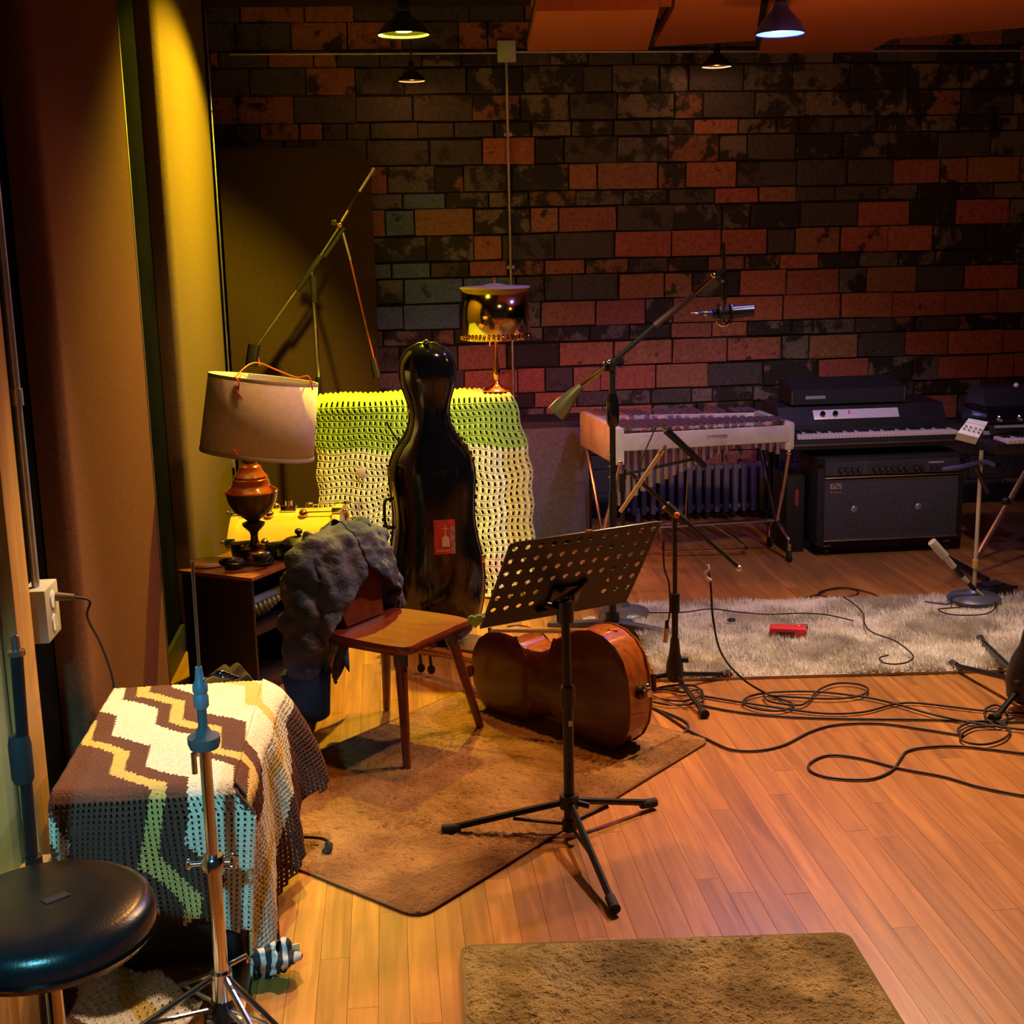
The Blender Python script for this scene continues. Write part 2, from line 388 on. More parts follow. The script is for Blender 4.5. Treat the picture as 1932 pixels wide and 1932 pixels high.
while z < 2.98:
    h = HTS[k % 3]; nom = .315 if h > .1 else .245
    x = -.95 - random.uniform(0, nom); off = 0
    while x < 4.72:
        L_ = nom*random.uniform(.82, 1.12) if random.random() > .14 else nom*.5
        cx, cz = x+L_/2, z+h/2
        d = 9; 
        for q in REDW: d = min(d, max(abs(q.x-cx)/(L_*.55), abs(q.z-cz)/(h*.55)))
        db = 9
        for q in BLUE_REFL: db = min(db, max(abs(q.x-cx)/(L_*.55), abs(q.z-cz)/(h*.55)))
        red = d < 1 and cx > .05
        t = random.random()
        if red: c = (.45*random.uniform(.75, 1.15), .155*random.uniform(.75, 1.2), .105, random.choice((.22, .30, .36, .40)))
        elif db < 1: c = (.12, .20, .34, .34)  # blue reflected light put into the brick colour
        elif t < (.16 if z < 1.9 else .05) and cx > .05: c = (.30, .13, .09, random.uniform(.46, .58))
        elif t < .40: c = (.21, .18, .17, random.uniform(.44, .58))
        elif t < .72: c = (.15, .135, .145, random.uniform(.46, .60))
        else: c = (.085, .076, .088, random.uniform(.30, .50))
        bricks.append((cx, cz, L_, h, c)); x += L_+random.uniform(.007, .014)
    z += h+.009; k += 1
def vis(b):
    p = proj((b[0], WY, b[1])); return (705 < p[0] < 1960 and 70 < p[1] < 800)
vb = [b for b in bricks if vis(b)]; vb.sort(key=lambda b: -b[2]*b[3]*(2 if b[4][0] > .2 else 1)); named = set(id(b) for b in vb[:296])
restb = MB(); ub = BM_[0]; uv_ = [v.co.copy() for v in ub.vertices]; uf_ = [tuple(p.vertices) for p in ub.polygons]
restr = MB()
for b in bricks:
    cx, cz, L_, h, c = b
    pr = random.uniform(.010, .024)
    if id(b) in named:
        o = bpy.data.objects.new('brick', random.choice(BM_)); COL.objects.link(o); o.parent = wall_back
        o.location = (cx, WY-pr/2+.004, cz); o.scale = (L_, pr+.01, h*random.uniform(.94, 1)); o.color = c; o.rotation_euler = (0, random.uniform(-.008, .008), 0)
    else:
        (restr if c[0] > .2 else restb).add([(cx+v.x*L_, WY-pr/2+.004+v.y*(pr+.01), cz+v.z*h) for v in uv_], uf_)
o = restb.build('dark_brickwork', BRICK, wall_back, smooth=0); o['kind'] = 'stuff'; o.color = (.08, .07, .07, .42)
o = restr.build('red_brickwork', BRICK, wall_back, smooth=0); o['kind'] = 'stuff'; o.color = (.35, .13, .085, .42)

# ------------------------------------------------------------------ left wall, right wall, ceiling
WX = -.92
mb = MB(); mb.box((WX-.05, 4.3, 1.5), (.1, 7.6, 3.1)); wall_left = struct(mb.build('wall_left', mat('charcoal_paint', (.005, .005, .006), 1.0, spec=0.0, var=.25, nscale=5, bump=.1), smooth=0))
mb = MB(); mb.box((4.75, 4.3, 1.5), (.1, 7.6, 3.1)); struct(mb.build('wall_right', MATS['charcoal_paint'], smooth=0))
mb = MB(); mb.box((1.9, 4.3, 3.02), (5.8, 7.8, .08)); struct(mb.build('ceiling', mat('ceiling_paint', (.035, .020, .016), .85, var=.4, nscale=3), smooth=0))
mb = MB(); mb.box((WX+.008, 5.5, .06), (.016, 5.0, .12), ch=.003); struct(mb.build('baseboard_left', black_paint, smooth=30))
mb = MB(); mb.box((1.9, WY-.03, .06), (5.6, .02, .12), ch=.003); struct(mb.build('baseboard_back', black_paint, smooth=30))

# door with a wooden frame on the left wall
wood_trim = mat('orange_pine', (.48, .25, .08), .45, var=.2, nscale=6, stretch=(8, 8, .6))
door = MB().box((WX-.001, 2.52, 1.02), (.02, .90, 2.04)).build('door_1', mat('green_door_paint', (.16, .24, .15), .5, var=.2, nscale=4), smooth=0); struct(door)
MB().box((WX+.02, 3.045, 1.05), (.045, .13, 2.1), ch=.004).build('door_jamb', wood_trim, door)
MB().box((WX+.02, 2.5, 2.15), (.045, 1.2, .11), ch=.004).build('door_header', wood_trim, door)
MB().box((WX+.055, 2.62, .13), (.11, .74, .26), ch=.006).build('threshold_board', wood_trim, door)
MB().box((WX+.015, 2.52, 1.35), (.012, .66, .9), ch=.003).build('door_panel', MATS['green_door_paint'], door)

# fabric wall panels
tan_fab = fabric_mat('tan_fabric', (.145, .092, .044))
def wall_panel(y0, y1, z1, label, mt=tan_fab, t=.08):
    r = .05; pts = [(0, y1), (t, y1)]
    for k in range(7):
        a = PI/2*k/6; pts.append((t-r+r*math.cos(a), y0+r-r*math.sin(a)))
    pts += [(0, y0)]
    tx = thing('fabric_absorber', label, 'wall panel', (WX, y0, 0), group='fabric panels on the left wall')
    MB().prism([(a, b-y0) for a, b in pts], (0, 0, .02), (1, 0, 0), (0, 1, 0), (0, 0, z1-.02)).build('fabric_cover', mt, tx, smooth=50)
    MB().box((t/2, y1-y0+.012, z1/2), (t+.004, .02, z1), ch=.003).build('edge_batten', mat('dark_batten', (.05, .03, .02), .6), tx)
    return tx
wall_panel(3.44, 4.61, 2.92, 'tall brown fabric wall panel behind the zigzag blanket', fabric_mat('rust_brown_fabric', (.155, .066, .032)))
p2 = wall_panel(5.42, 6.84, 2.92, 'tall fabric wall panel behind the drum shade lamp')

# back left freestanding baffle with a rounded top corner
g = [(0, 0), (.82, 0)]
for k in range(9):
    a = PI/2*k/8; g.append((.82-.14+.14*math.cos(a), 2.17-.14+.14*math.sin(a)))
g += [(0, 2.17)]
gb = thing('studio_baffle', 'dark brown upholstered baffle with rounded top corner standing against the brick wall', 'baffle', (-.87, 7.52, 0))
MB().prism(g, (0, 0, .03), (1, 0, 0), (0, 0, 1), (0, -.12, 0)).build('padded_face', fabric_mat('brown_fabric', (.055, .032, .018)), gb, smooth=30)
MB().box((.41, -.06, .015), (.80, .10, .03), ch=.004).build('base_rail', black_paint, gb)

# ------------------------------------------------------------------ conduits
pipe_m = mat('galvanised_pipe', (.55, .56, .58), .35, .7, var=.15, nscale=20)
c1 = atY(955, 98, 7.705)
t = thing('overhead_conduit', 'thin steel conduit with pale junction box high on the brick wall', 'conduit', (c1.x, 7.705, c1.z))
MB().cyl((-1.55, 0, .0), (-.05, 0, -.005), .007).build('pipe', pipe_m, t)
MB().cyl((.05, 0, 0), (3.4, 0, -.02), .007).build('pipe', pipe_m, t)
MB().box((0, -.012, 0), (.105, .05, .115), ch=.006).build('junction_box', mat('pale_box_paint', (.50, .60, .66), .5), t)
MB().cyl((0, 0, -.058), (0, 0, -2.05), .008).build('drop_pipe', pipe_m, t)
for zz in (-.45, -1.2): MB().box((0, .008, zz), (.045, .012, .02), ch=.002).build('pipe_strap', pipe_m, t)

b = atX(89, 1165, -.86)
t = thing('outlet_conduit', 'grey outlet box with steel conduit running up the left wall', 'outlet', (WX, b.y, b.z))
MB().box((.03, .062, 0), (.06, .125, .135), ch=.005).build('outlet_box', mat('grey_box_paint', (.38, .34, .28), .5), t)
MB().cyl((.028, .045, .06), (.028, .045, 1.9), .010).build('pipe', pipe_m, t)
MB().cyl((.028, .045, .52), (.028, .045, .56), .0145).build('coupling', pipe_m, t)
for dz in (-.03, .03):
    MB().cyl((.058, .062, dz), (.063, .062, dz), .022, n=18).build('socket', white_plastic, t)
t2 = thing('power_cord', 'thin black power cord plugged into the grey outlet box', 'cord', (WX+.063, b.y+.085, b.z+.03))
MB().cyl((0, 0, 0), (.045, 0, -.004), .012, .008).build('plug', mat('brown_plug', (.10, .05, .02), .5), t2)
p0 = Vector((.045, 0, -.004)); w0 = Vector((WX+.063, b.y+.085, b.z+.03))
pts = [p0, p0+Vector((.03, .03, -.02)), atX(165, 1165, -.80)-w0, atX(190, 1215, -.80)-w0, atX(210, 1270, -.80)-w0, atX(216, 1305, -.80)-w0]
MB().tube(smoothpath(pts), .0035, 6).build('cable', rubber, t2)
q0 = atX(378, 25, -.828); q1 = atX(437, 690, -.828)
t = thing('panel_edge_rod', 'thin bright metal rod running up the far edge of the fabric panel behind the lamp', 'rod', (-.826, 6.872, 0))
MB().cyl((0, 0, .02), (0, 0, 2.82), .006, n=10).build('rod', steel, t)
MB().sphere((0, 0, 2.34), .009).build('rivet', chrome, t)
MB().box((0, 0, 2.84), (.03, .03, .04), ch=.004).build('ceiling_bracket', black_metal, t)

# ------------------------------------------------------------------ ceiling clouds
cl_m = fabric_mat('rust_fabric', (.50, .17, .06))
def cloud(label, pts, z, t=.05, mt=cl_m):
    c = sum((Vector(p) for p in pts), Vector((0, 0)))/len(pts)
    e = thing('acoustic_cloud', label, 'ceiling panel', (c.x, c.y, z), group='fabric panels hung under the ceiling')
    MB().prism([(p[0]-c.x, p[1]-c.y) for p in pts], (0, 0, 0), (1, 0, 0), (0, 1, 0), (0, 0, t)).build('fabric_face', mt, e, smooth=30)
    n = len(pts); fr = MB()
    for i in range(n):
        a = Vector(pts[i])-c; b_ = Vector(pts[(i+1) % n])-c
        fr.tube([(a.x, a.y, t+.006), (b_.x, b_.y, t+.006)], .008, 4)
    fr.build('frame', black_paint, e)
    for p in pts[:4]:
        q = (Vector(p)-c)*.8; MB().cyl((q.x, q.y, t), (q.x, q.y, 2.98-z), .003, n=6).build('hanger_wire', steel, e)
    return e
def zp(px, z): return [(atZ(a, b_, z).x, atZ(a, b_, z).y) for a, b_ in px]
cloud('small rust coloured ceiling panel hanging nearest the pale junction box', zp([(995, 96), (1222, 95), (1243, 19), (1012, 21)], 2.63), 2.63)
cloud('rust ceiling panel between the small one and the blue lamp', zp([(1234, 88), (1425, 77), (1445, -60), (1282, -60), (1272, 16), (1244, 66)], 2.70), 2.70)
cloud('rust ceiling panel at the top edge nearer than the small one', zp([(1002, 14), (1266, 13), (1276, -60), (1012, -60)], 2.70), 2.70)
cloud('wide rust ceiling panel with clipped corner, right of the blue lamp', zp([(1432, 101), (1640, 98), (1682, 74), (1960, 50), (1960, -60), (1470, -60)], 2.68), 2.68)

# ------------------------------------------------------------------ pendant lamps
def pendant(name, label, loc, r, shade_m, bulb_c, bulb_s, top=2.98, h=None, lit=None):
    t = thing(name, label, 'lamp', loc, group='pendant lamps under the ceiling'); h = h or r*.85
    prof = [(r, 0), (r*.97, h*.10), (r*.80, h*.36), (r*.55, h*.62), (r*.34, h*.82), (r*.26, h)]
    o = MB().lathe(prof+[(q*.97, z_-.0015) for q, z_ in reversed(prof)], n=36, caps=False).build('shade', shade_m, t, smooth=60)
    MB().lathe([(q*.955, z_+.001) for q, z_ in prof], n=36, caps=False).build('reflector', mat('white_reflector', (.8, .8, .78), .4, var=.02), o, smooth=180)
    MB().cyl((0, 0, h*.98), (0, 0, h+r*.5), r*.24, r*.18).build('socket_cap', black_metal, t)
    MB().cyl((0, 0, h+r*.5), (0, 0, top-loc[2]), .004, n=8).build('cord', rubber, t)
    em = mat('bulb_'+label[:14], bulb_c, .4, emit=bulb_c, estr=bulb_s)
    MB().lathe([(0.001, r*.08), (r*.30, r*.12), (r*.46, r*.24), (r*.38, r*.42), (r*.15, r*.66)], n=20).build('bulb', em, t, smooth=180)
    return t
yl = atY(762, 66, 5.95); bl = atY(1472, 64, 5.8)
pendant('pendant_lamp', 'lit yellow pendant lamp hanging above the cello case', yl, .114, mat('dark_green_enamel', (.03, .035, .01), .3, var=.05), (1, .80, .05), 30)
pendant('pendant_lamp', 'lit blue pendant lamp hanging right of the rust ceiling panels', bl, .108, mat('blue_enamel', (.03, .06, .80), .25, var=.05), (.10, .42, 1), 18, h=.125)
LI['yellow'].location = yl+Vector((0, 0, -.004)); LI['blue'].location = bl+Vector((0, 0, -.004))
d1 = atY(777, 153, 7.4); d2 = atY(1352, 126, 7.4)
pendant('pendant_lamp', 'dim orange pendant lamp near the wall, left of the junction box', d1, .075, mat('dark_enamel', (.03, .02, .02), .4), (1, .35, .08), 1.2)
pendant('pendant_lamp', 'dim orange pendant lamp near the brick wall, left below the blue lamp', d2, .085, MATS['dark_enamel'], (1, .5, .3), 1.0)
point('dim_bulb_light', d1+Vector((0, 0, .004)), (1, .35, .1), .8, .02); point('dim_bulb_light', d2+Vector((0, 0, .004)), (1, .45, .2), .8, .02)
# ------------------------------------------------------------------ rugs
def rug(name, label, o, ax, ay, W, D, h, m_base, m_pile, count, bl, bw, rc=.04, lean=.6, field=False):
    o = Vector((*o, 0)); ax = Vector((*ax, 0)).normalized(); ay = Vector((*ay, 0)).normalized()
    t = thing(name, label, 'rug', o)
    out = []
    for (cx, cy, a0) in ((W-rc, rc, -PI/2), (W-rc, D-rc, 0), (rc, D-rc, PI/2), (rc, rc, PI)):
        for k in range(5):
            a = a0+PI/2*k/4; out.append((cx+rc*math.cos(a), cy+rc*math.sin(a)))
    MB().prism(out, (0, 0, .001), ax, ay, (0, 0, h-.001)).build('backing', m_base, t, smooth=0)
    if field:      # short dense pile: a finely tufted height field
        nx_, ny_ = int(W/.0065), int(D/.0065); gu, gv = np.meshgrid(np.linspace(0, W, nx_), np.linspace(0, D, ny_))
        hh = rng.normal(0, 1, gu.shape); hh = (hh+np.roll(hh, 1, 0)+np.roll(hh, 1, 1)+np.roll(hh, -1, 1)*.6)/3
        fl = np.sin(gu*9+gv*4)+np.sin(gv*13-gu*5+1.3)+np.sin(gu*23+2)*np.sin(gv*19)
        ed = np.minimum(np.minimum(gu, W-gu), np.minimum(gv, D-gv)); qx = np.clip(rc-np.minimum(gu, W-gu), 0, None); qy = np.clip(rc-np.minimum(gv, D-gv), 0, None)
        inset = np.clip(np.hypot(qx, qy)-rc*.97, 0, None); cxm = np.where(gu < W/2, 1, -1)*inset*.75; cym = np.where(gv < D/2, 1, -1)*inset*.75
        zz = h-.003+np.clip(ed/.02, 0, 1)*(bl*.8+bl*.42*hh+bl*.14*fl)
        uu, vv_ = gu+cxm, gv+cym; V = np.stack([uu*ax.x+vv_*ay.x, uu*ax.y+vv_*ay.y, zz], 2).reshape(-1, 3)
        mbp = MB(); mbp.v = [tuple(q) for q in V]; mbp.f = [(j*nx_+i, j*nx_+i+1, (j+1)*nx_+i+1, (j+1)*nx_+i) for j in range(ny_-1) for i in range(nx_-1)]
        p = mbp.build('pile', m_pile, t, smooth=180, recalc=False); p['kind'] = 'stuff'; return t
    u = rng.uniform(.004, W-.004, count); v = rng.uniform(.004, D-.004, count)
    inside = ~(((u < rc) | (u > W-rc)) & ((v < rc) | (v > D-rc)) & (np.hypot(np.minimum(abs(u-rc), abs(u-W+rc)), np.minimum(abs(v-rc), abs(v-D+rc))) > rc))
    u = u[inside]; v = v[inside]; n = len(u)
    fld = np.sin(u*9+v*4)+np.sin(v*13-u*5+1.3)+np.sin(u*23+2)*np.sin(v*19)
    ang = rng.uniform(0, 2*PI, n)*.45+fld*.9+1.2; ln = bl*rng.uniform(.6, 1.25, n)*(1+.16*fld); tl = rng.uniform(.2, 1, n)*lean
    px = u*ax.x+v*ay.x; py = u*ax.y+v*ay.y
    dx, dy = np.cos(ang), np.sin(ang); V = np.zeros((n*3, 3))
    V[0::3] = np.stack([px-dy*bw, py+dx*bw, np.full(n, h-.002)], 1); V[1::3] = np.stack([px+dy*bw, py-dx*bw, np.full(n, h-.002)], 1)
    V[2::3] = np.stack([px+dx*ln*np.sin(tl), py+dy*ln*np.sin(tl), h+ln*np.cos(tl)], 1)
    me = bpy.data.meshes.new('pile'); me.vertices.add(n*3); me.vertices.foreach_set('co', V.ravel()); me.loops.add(n*3); me.loops.foreach_set('vertex_index', np.arange(n*3))
    me.polygons.add(n); me.polygons.foreach_set('loop_start', np.arange(0, n*3, 3)); me.update(calc_edges=True); me.materials.append(m_pile)
    p = bpy.data.objects.new('pile', me); COL.objects.link(p); p.parent = t; p['kind'] = 'stuff'
    return t
def rugmat(name, a, b_, sc, p0=.35, p1=.65, bump=False):
    m = mat(name, a, .95, var=0, nscale=sc, bump=.9 if bump else 0, bscale=130); r = [n for n in m.node_tree.nodes if n.type == 'VALTORGB'][0]
    r.color_ramp.elements[0].color = (*a, 1); r.color_ramp.elements[1].color = (*b_, 1); r.color_ramp.elements[0].position = p0; r.color_ramp.elements[1].position = p1
    m.node_tree.nodes['Principled BSDF'].inputs['Specular IOR Level'].default_value = .1
    return m
rug('area_rug', 'cream shag rug lying between the keyboard amp and the cables', (.98, 4.70), (1, -.075), (.075, 1), 1.86, 1.04, .012,
    rugmat('cream_backing', (.42, .38, .30), (.55, .5, .42), 6), rugmat('cream_pile', (.66, .61, .52), (.95, .91, .82), 9), 60000, .030, .0028, rc=.03, lean=1.2)
rug('area_rug', 'brown rug under the wooden chair and the cello', (.02, 3.02), (.695, .719), (-.719, .695), 1.47, 1.02, .008,
    rugmat('brown_backing', (.12, .05, .02), (.2, .10, .04), 4), rugmat('brown_pile', (.175, .078, .028), (.34, .175, .064), 5, bump=True), 80000, .008, .0036, rc=.05, lean=1.5, field=True)
rug('area_rug', 'olive pile rug at the front edge of the floor', (.095, 2.13), (1, -.07), (.03, 1), .945, .735, .014,
    rugmat('olive_backing', (.16, .12, .05), (.22, .17, .07), 6), rugmat('olive_pile', (.185, .135, .05), (.42, .32, .125), 6, bump=True), 60000, .011, .0042, rc=.03, lean=1.4, field=True)

# ------------------------------------------------------------------ trunk and zigzag blanket
BX0, BX1, BY0, BY1, BZ = -.80, -.385, 2.83, 3.545, .48
t = thing('storage_trunk', 'low black trunk under the zigzag crochet blanket', 'trunk', ((BX0+BX1)/2, (BY0+BY1)/2, 0))
MB().box((0, 0, .245), (BX1-BX0-.03, BY1-BY0-.03, .43), ch=.012).build('body', black_tolex, t)
MB().box((0, -.34, .38), (.375, .012, .02), ch=.002).build('lid_seam', steel, t)
for sx in (-1, 1):
    for sy in (-1, 1): MB().cyl((sx*.15, sy*.28, .0), (sx*.15, sy*.28, .03), .02).build('foot', rubber, t)
def zigzag_mat():
    m = bpy.data.materials.new('zigzag_yarn'); m.use_nodes = True; nt = m.node_tree; b = nt.nodes['Principled BSDF']; L = nt.links
    uv = nd(nt, 'ShaderNodeUVMap'); sp = nd(nt, 'ShaderNodeSeparateXYZ'); L.new(uv.outputs[0], sp.inputs[0])
    pp = nd(nt, 'ShaderNodeMath', operation='PINGPONG'); pp.inputs[1].default_value = .125; L.new(sp.outputs[1], pp.inputs[0])
    mu = nd(nt, 'ShaderNodeMath', operation='MULTIPLY'); mu.inputs[1].default_value = .44; L.new(pp.outputs[0], mu.inputs[0])
    ad = nd(nt, 'ShaderNodeMath', operation='ADD'); L.new(sp.outputs[0], ad.inputs[0]); L.new(mu.outputs[0], ad.inputs[1])
    # tiny stitch serration along the stripe edges
    sw = nd(nt, 'ShaderNodeMath', operation='PINGPONG'); sw.inputs[1].default_value = .006; L.new(sp.outputs[1], sw.inputs[0])
    ad2 = nd(nt, 'ShaderNodeMath', operation='ADD'); L.new(ad.outputs[0], ad2.inputs[0]); L.new(sw.outputs[0], ad2.inputs[1])
    fr = nd(nt, 'ShaderNodeMapRange'); fr.inputs['From Min'].default_value = .4; fr.inputs['From Max'].default_value = 1.6; L.new(ad2.outputs[0], fr.inputs['Value'])
    r = nd(nt, 'ShaderNodeValToRGB'); r.color_ramp.interpolation = 'CONSTANT'; e = r.color_ramp.elements
    W_, BR, YE = (.80, .70, .55, 1), (.115, .035, .018, 1), (.72, .47, .13, 1)
    e[0].position = 0; e[0].color = BR; e[1].position = (.705-.4)/1.2; e[1].color = W_
    for p_, c_ in ((.735, BR), (.897, YE), (.935, BR), (.99, W_), (1.10, BR), (1.138, YE), (1.178, BR), (1.24, W_), (1.35, YE), (1.40, W_), (1.50, BR)): q = r.color_ramp.elements.new((p_-.4)/1.2); q.color = c_
    L.new(fr.outputs[0], r.inputs[0]); 
    n = nd(nt, 'ShaderNodeTexNoise'); n.inputs['Scale'].default_value = 160; tc = nd(nt, 'ShaderNodeTexCoord'); L.new(tc.outputs['Object'], n.inputs['Vector'])
    mx = nd(nt, 'ShaderNodeMix', data_type='RGBA', blend_type='MULTIPLY'); mx.inputs['Factor'].default_value = .5; L.new(r.outputs[0], mx.inputs['A']); L.new(n.outputs['Fac'], mx.inputs['B'])
    hs = nd(nt, 'ShaderNodeBrightContrast'); hs.inputs['Bright'].default_value = .02; L.new(mx.outputs['Result'], hs.inputs[0])
    L.new(hs.outputs[0], b.inputs['Base Color']); b.inputs['Roughness'].default_value = .95; b.inputs['Specular IOR Level'].default_value = .1
    bp = nd(nt, 'ShaderNodeBump'); bp.inputs['Strength'].default_value = .6; bp.inputs['Distance'].default_value = .006; L.new(n.outputs['Fac'], bp.inputs['Height']); L.new(bp.outputs[0], b.inputs['Normal'])
    return m
ZZ = zigzag_mat()
A_ = Vector((.494, -.87)); P_ = Vector((.87, .494))
def ts(x, y): q = Vector((x, y)); return (q.dot(P_), q.dot(A_))
def ease(d, r=.03): return d
FL = .34; Tlen = BY1-BY0
def S_top(u, v):       # v: 0 back .. top .. front drape ; u: left to right
    d = v*(Tlen+FL); x = lerp(BX0, BX1, u)
    if d <= Tlen:
        y = BY1-d; zz = BZ+.004*math.sin(x*31)*math.sin(y*23)
        e = d-(Tlen-.025)
        if e > 0: zz -= .010*(e/.025)**2
        return Vector((x, y, zz))
    q = d-Tlen
    return Vector((x+.05*max(0, u-.6)/.4*min(1, q/.05)+.03*q/FL*math.sin(x*20), BY0-.012-.028*math.sin(min(1, q/.1)*PI/2)-.018*q/FL*math.sin(x*48+1), BZ-.010-q))
def uv_top(u, v):
    d = v*(Tlen+FL); x = lerp(BX0, BX1, u)
    if d <= Tlen: return ts(x, BY1-d)
    a, b_ = ts(x, BY0); return (a-.494*.25*(d-Tlen), b_+.87*(d-Tlen))
mbz = crochet(S_top, 34, 86, lambda i, j, u, v: v*(Tlen+FL) > Tlen+.012, uv_top, size=.42, ridge=.0035,
              keep=lambda u, v: v*(Tlen+FL) < Tlen+FL-.10*(1-u)-.02*math.sin(u*20))
def S_side(u, v):      # u: back to front along Y, v: down
    y = lerp(BY1, BY0-.035*min(1, v*6), u); d = v*(.40+.10*u)
    fold = math.sin(u*17+.6)*.035*v+math.sin(u*31)*.012*v
    flare = .014*min(1, d/.03)+.055*math.sin(min(1, d/.06)*PI/2)*.35+ (.11*(1-u)**1.3)*math.sin(min(1, v*1.25)*PI/2)+fold*(.5+.5*(1-u))
    return Vector((BX1-.004+flare, y+.02*math.sin(v*4)*(1-u), BZ+.002-d))
def uv_side(u, v): y = lerp(BY1, BY0, u); return ts(BX1+v*.45, y)
mbz = crochet(S_side, 58, 36, lambda i, j, u, v: v > .10, uv_side, size=.42, ridge=.0035, mb=mbz, keep=lambda u, v: v < 1-.32*(1-u)**2+.04*math.sin(u*25))
def S_heap(u, v):      # part of the blanket that spills over the floor under the stool
    x = lerp(-.80, -.50, u)+.03*math.sin(v*7); y = lerp(2.82, 2.30, v)+.03*math.sin(u*6)
    return Vector((x, y, .03+.035*(1+math.sin(u*9+v*4))*(.6+.4*math.sin(v*11))*math.sin(PI*min(1, u*1.02))))
mbz = crochet(S_heap, 26, 44, lambda i, j, u, v: (i+j) % 2 == 0, lambda u, v: ts(-.42+u*.35, 3.3-v*.6), size=.36, ridge=.004, mb=mbz)
def S_heap2(u, v):
    x = lerp(-.90, -.815, u); y = lerp(3.05, 2.45, v); return Vector((x+.01*math.sin(v*9), y, .30+.03*math.sin(v*6)-.22*max(0, v-.5)))
me = mbz.mesh('crochet_blanket', ZZ, smooth=180, recalc=False); set_uv(me, mbz.uv)
o = bpy.data.objects.new('crochet_blanket', me); COL.objects.link(o); solid(o, .004, 0)
tag(o, 'brown, cream and yellow zigzag crochet blanket draped over the low trunk', 'blanket')

# ------------------------------------------------------------------ drum stool
t = thing('drum_stool', 'black round padded drum stool with chrome legs at the left front', 'stool', (-.640, 2.17, 0))
MB().lathe([(.0, .475), (.15, .475), (.178, .485), (.188, .505), (.188, .53), (.180, .548), (.16, .558), (.10, .563), (0.001, .565)], n=48).build('seat_cushion', mat('black_vinyl', (.010, .010, .012), .28, var=.2, nscale=40, bump=.05, bscale=200), t, smooth=60)
MB().lathe([(.189, .498), (.192, .503), (.189, .508)], n=48, caps=False).build('piping', black_gloss, t)
MB().box((.02, .0, .5655), (.045, .02, .001), rot=.7).build('painted_reflection', mat('dull_red_reflection', (.05, .03, .03), .5), t)  # dark reddish patch painted in for a faint reflection on the seat
MB().cyl((0, 0, .16), (0, 0, .475), .015).build('post', chrome, t); MB().cyl((0, 0, .20), (0, 0, .30), .022).build('collar', black_metal, t)
for k in range(3):
    a = 2*PI*k/3+.45; c_, s_ = math.cos(a), math.sin(a)
    lg = MB().tube([(c_*.02, s_*.02, .26), (c_*.22, s_*.22, .02)], .010).build('leg', chrome, t)
    MB().cyl((c_*.215, s_*.215, .0), (c_*.222, s_*.222, .035), .016, .014).build('rubber_foot', rubber, lg)
    MB().tube([(c_*.02, s_*.02, .10), (c_*.14, s_*.14, .12)], .006).build('brace', chrome, t)

# ------------------------------------------------------------------ hi-hat stand without cymbals
hx, hy = -.416, 2.62
t = thing('hihat_stand', 'chrome hi-hat stand without cymbals in front of the zigzag blanket', 'hi-hat stand', (hx, hy, 0))
MB().cyl((0, 0, .66), (.003, 0, 1.055), .0035, n=10).build('pull_rod', steel, t)
MB().lathe([(.008, .735), (.012, .74), (.016, .745), (.016, .765), (.013, .772), (.016, .778), (.016, .79), (.010, .80), (.007, .83)], n=18).build('clutch', mat('blue_grey_plastic', (.12, .20, .27), .45), t)
MB().lathe([(.012, .650), (.030, .653), (.034, .665), (.034, .678), (.020, .684), (.010, .70), (.010, .735)], n=24).build('cymbal_seat', mat('dark_felt', (.06, .075, .09), .8), t)
lv = MB().tube([(.004, 0, .80), (.03, -.005, .812), (.05, -.01, .806)], .003).build('clutch_lever', chrome, t)
for k, (dx, dz) in enumerate(((.045, .818), (.052, .812), (.060, .806), (.068, .800))): MB().sphere((dx, -.01+.006*k, dz), .008, sc=(1.7, .9, .7)).build('lever_bead', mat('dark_chrome', (.15, .15, .2), .15, 1.0), lv)
MB().cyl((-.022, -.01, .60), (-.022, -.01, .645), .006).build('tilt_screw', chrome, t)
MB().cyl((0, 0, .39), (0, 0, .655), .0125).build('upper_tube', chrome, t)
MB().cyl((0, 0, .10), (0, 0, .40), .0165).build('lower_tube', chrome, t)
MB().lathe([(.019, .375), (.026, .378), (.026, .402), (.021, .408)], n=20).build('height_clamp', chrome, t)
MB().cyl((-.05, 0, .39), (.035, 0, .39), .006).build('wing_screw', chrome, t); MB().sphere((-.052, 0, .39), .010, sc=(.6, 1, 1.4)).build('wing_nut', chrome, t); MB().tube(smoothpath([(.026, 0, .40), (.045, 0, .405), (.045, 0, .378), (.026, 0, .38)]), .004).build('clamp_loop', chrome, t)
MB().cyl((0, 0, .06), (0, 0, .135), .024).build('leg_hub', chrome, t); MB().lathe([(.026, .02), (.028, .03), (.026, .07)], n=18).build('hub_sleeve', black_metal, t)
MB().tube([(.02, 0, .15), (.055, .005, .165), (.06, .005, .15)], .006).build('drum_key', chrome, t)
for a, L_ in ((3.55, .30), (2.5, .22), (-.75, .30), (-1.05, .30)):
    c_, s_ = math.cos(a), math.sin(a)
    lg = MB().tube([(c_*.02, s_*.02, .125), (c_*L_, s_*L_, .012)], .0075, 8).build('leg', chrome, t)
    MB().cyl((c_*L_, s_*L_, .0), (c_*(L_-.02), s_*(L_-.02), .024), .012, .010).build('rubber_foot', rubber, lg)
    MB().tube([(c_*.02, s_*.02, .05), (c_*L_*.55, s_*L_*.55, .062)], .005).build('brace', steel, t)
MB().box((0, .12, .012), (.08, .24, .008), ch=.002).build('pedal_plate', steel, t)

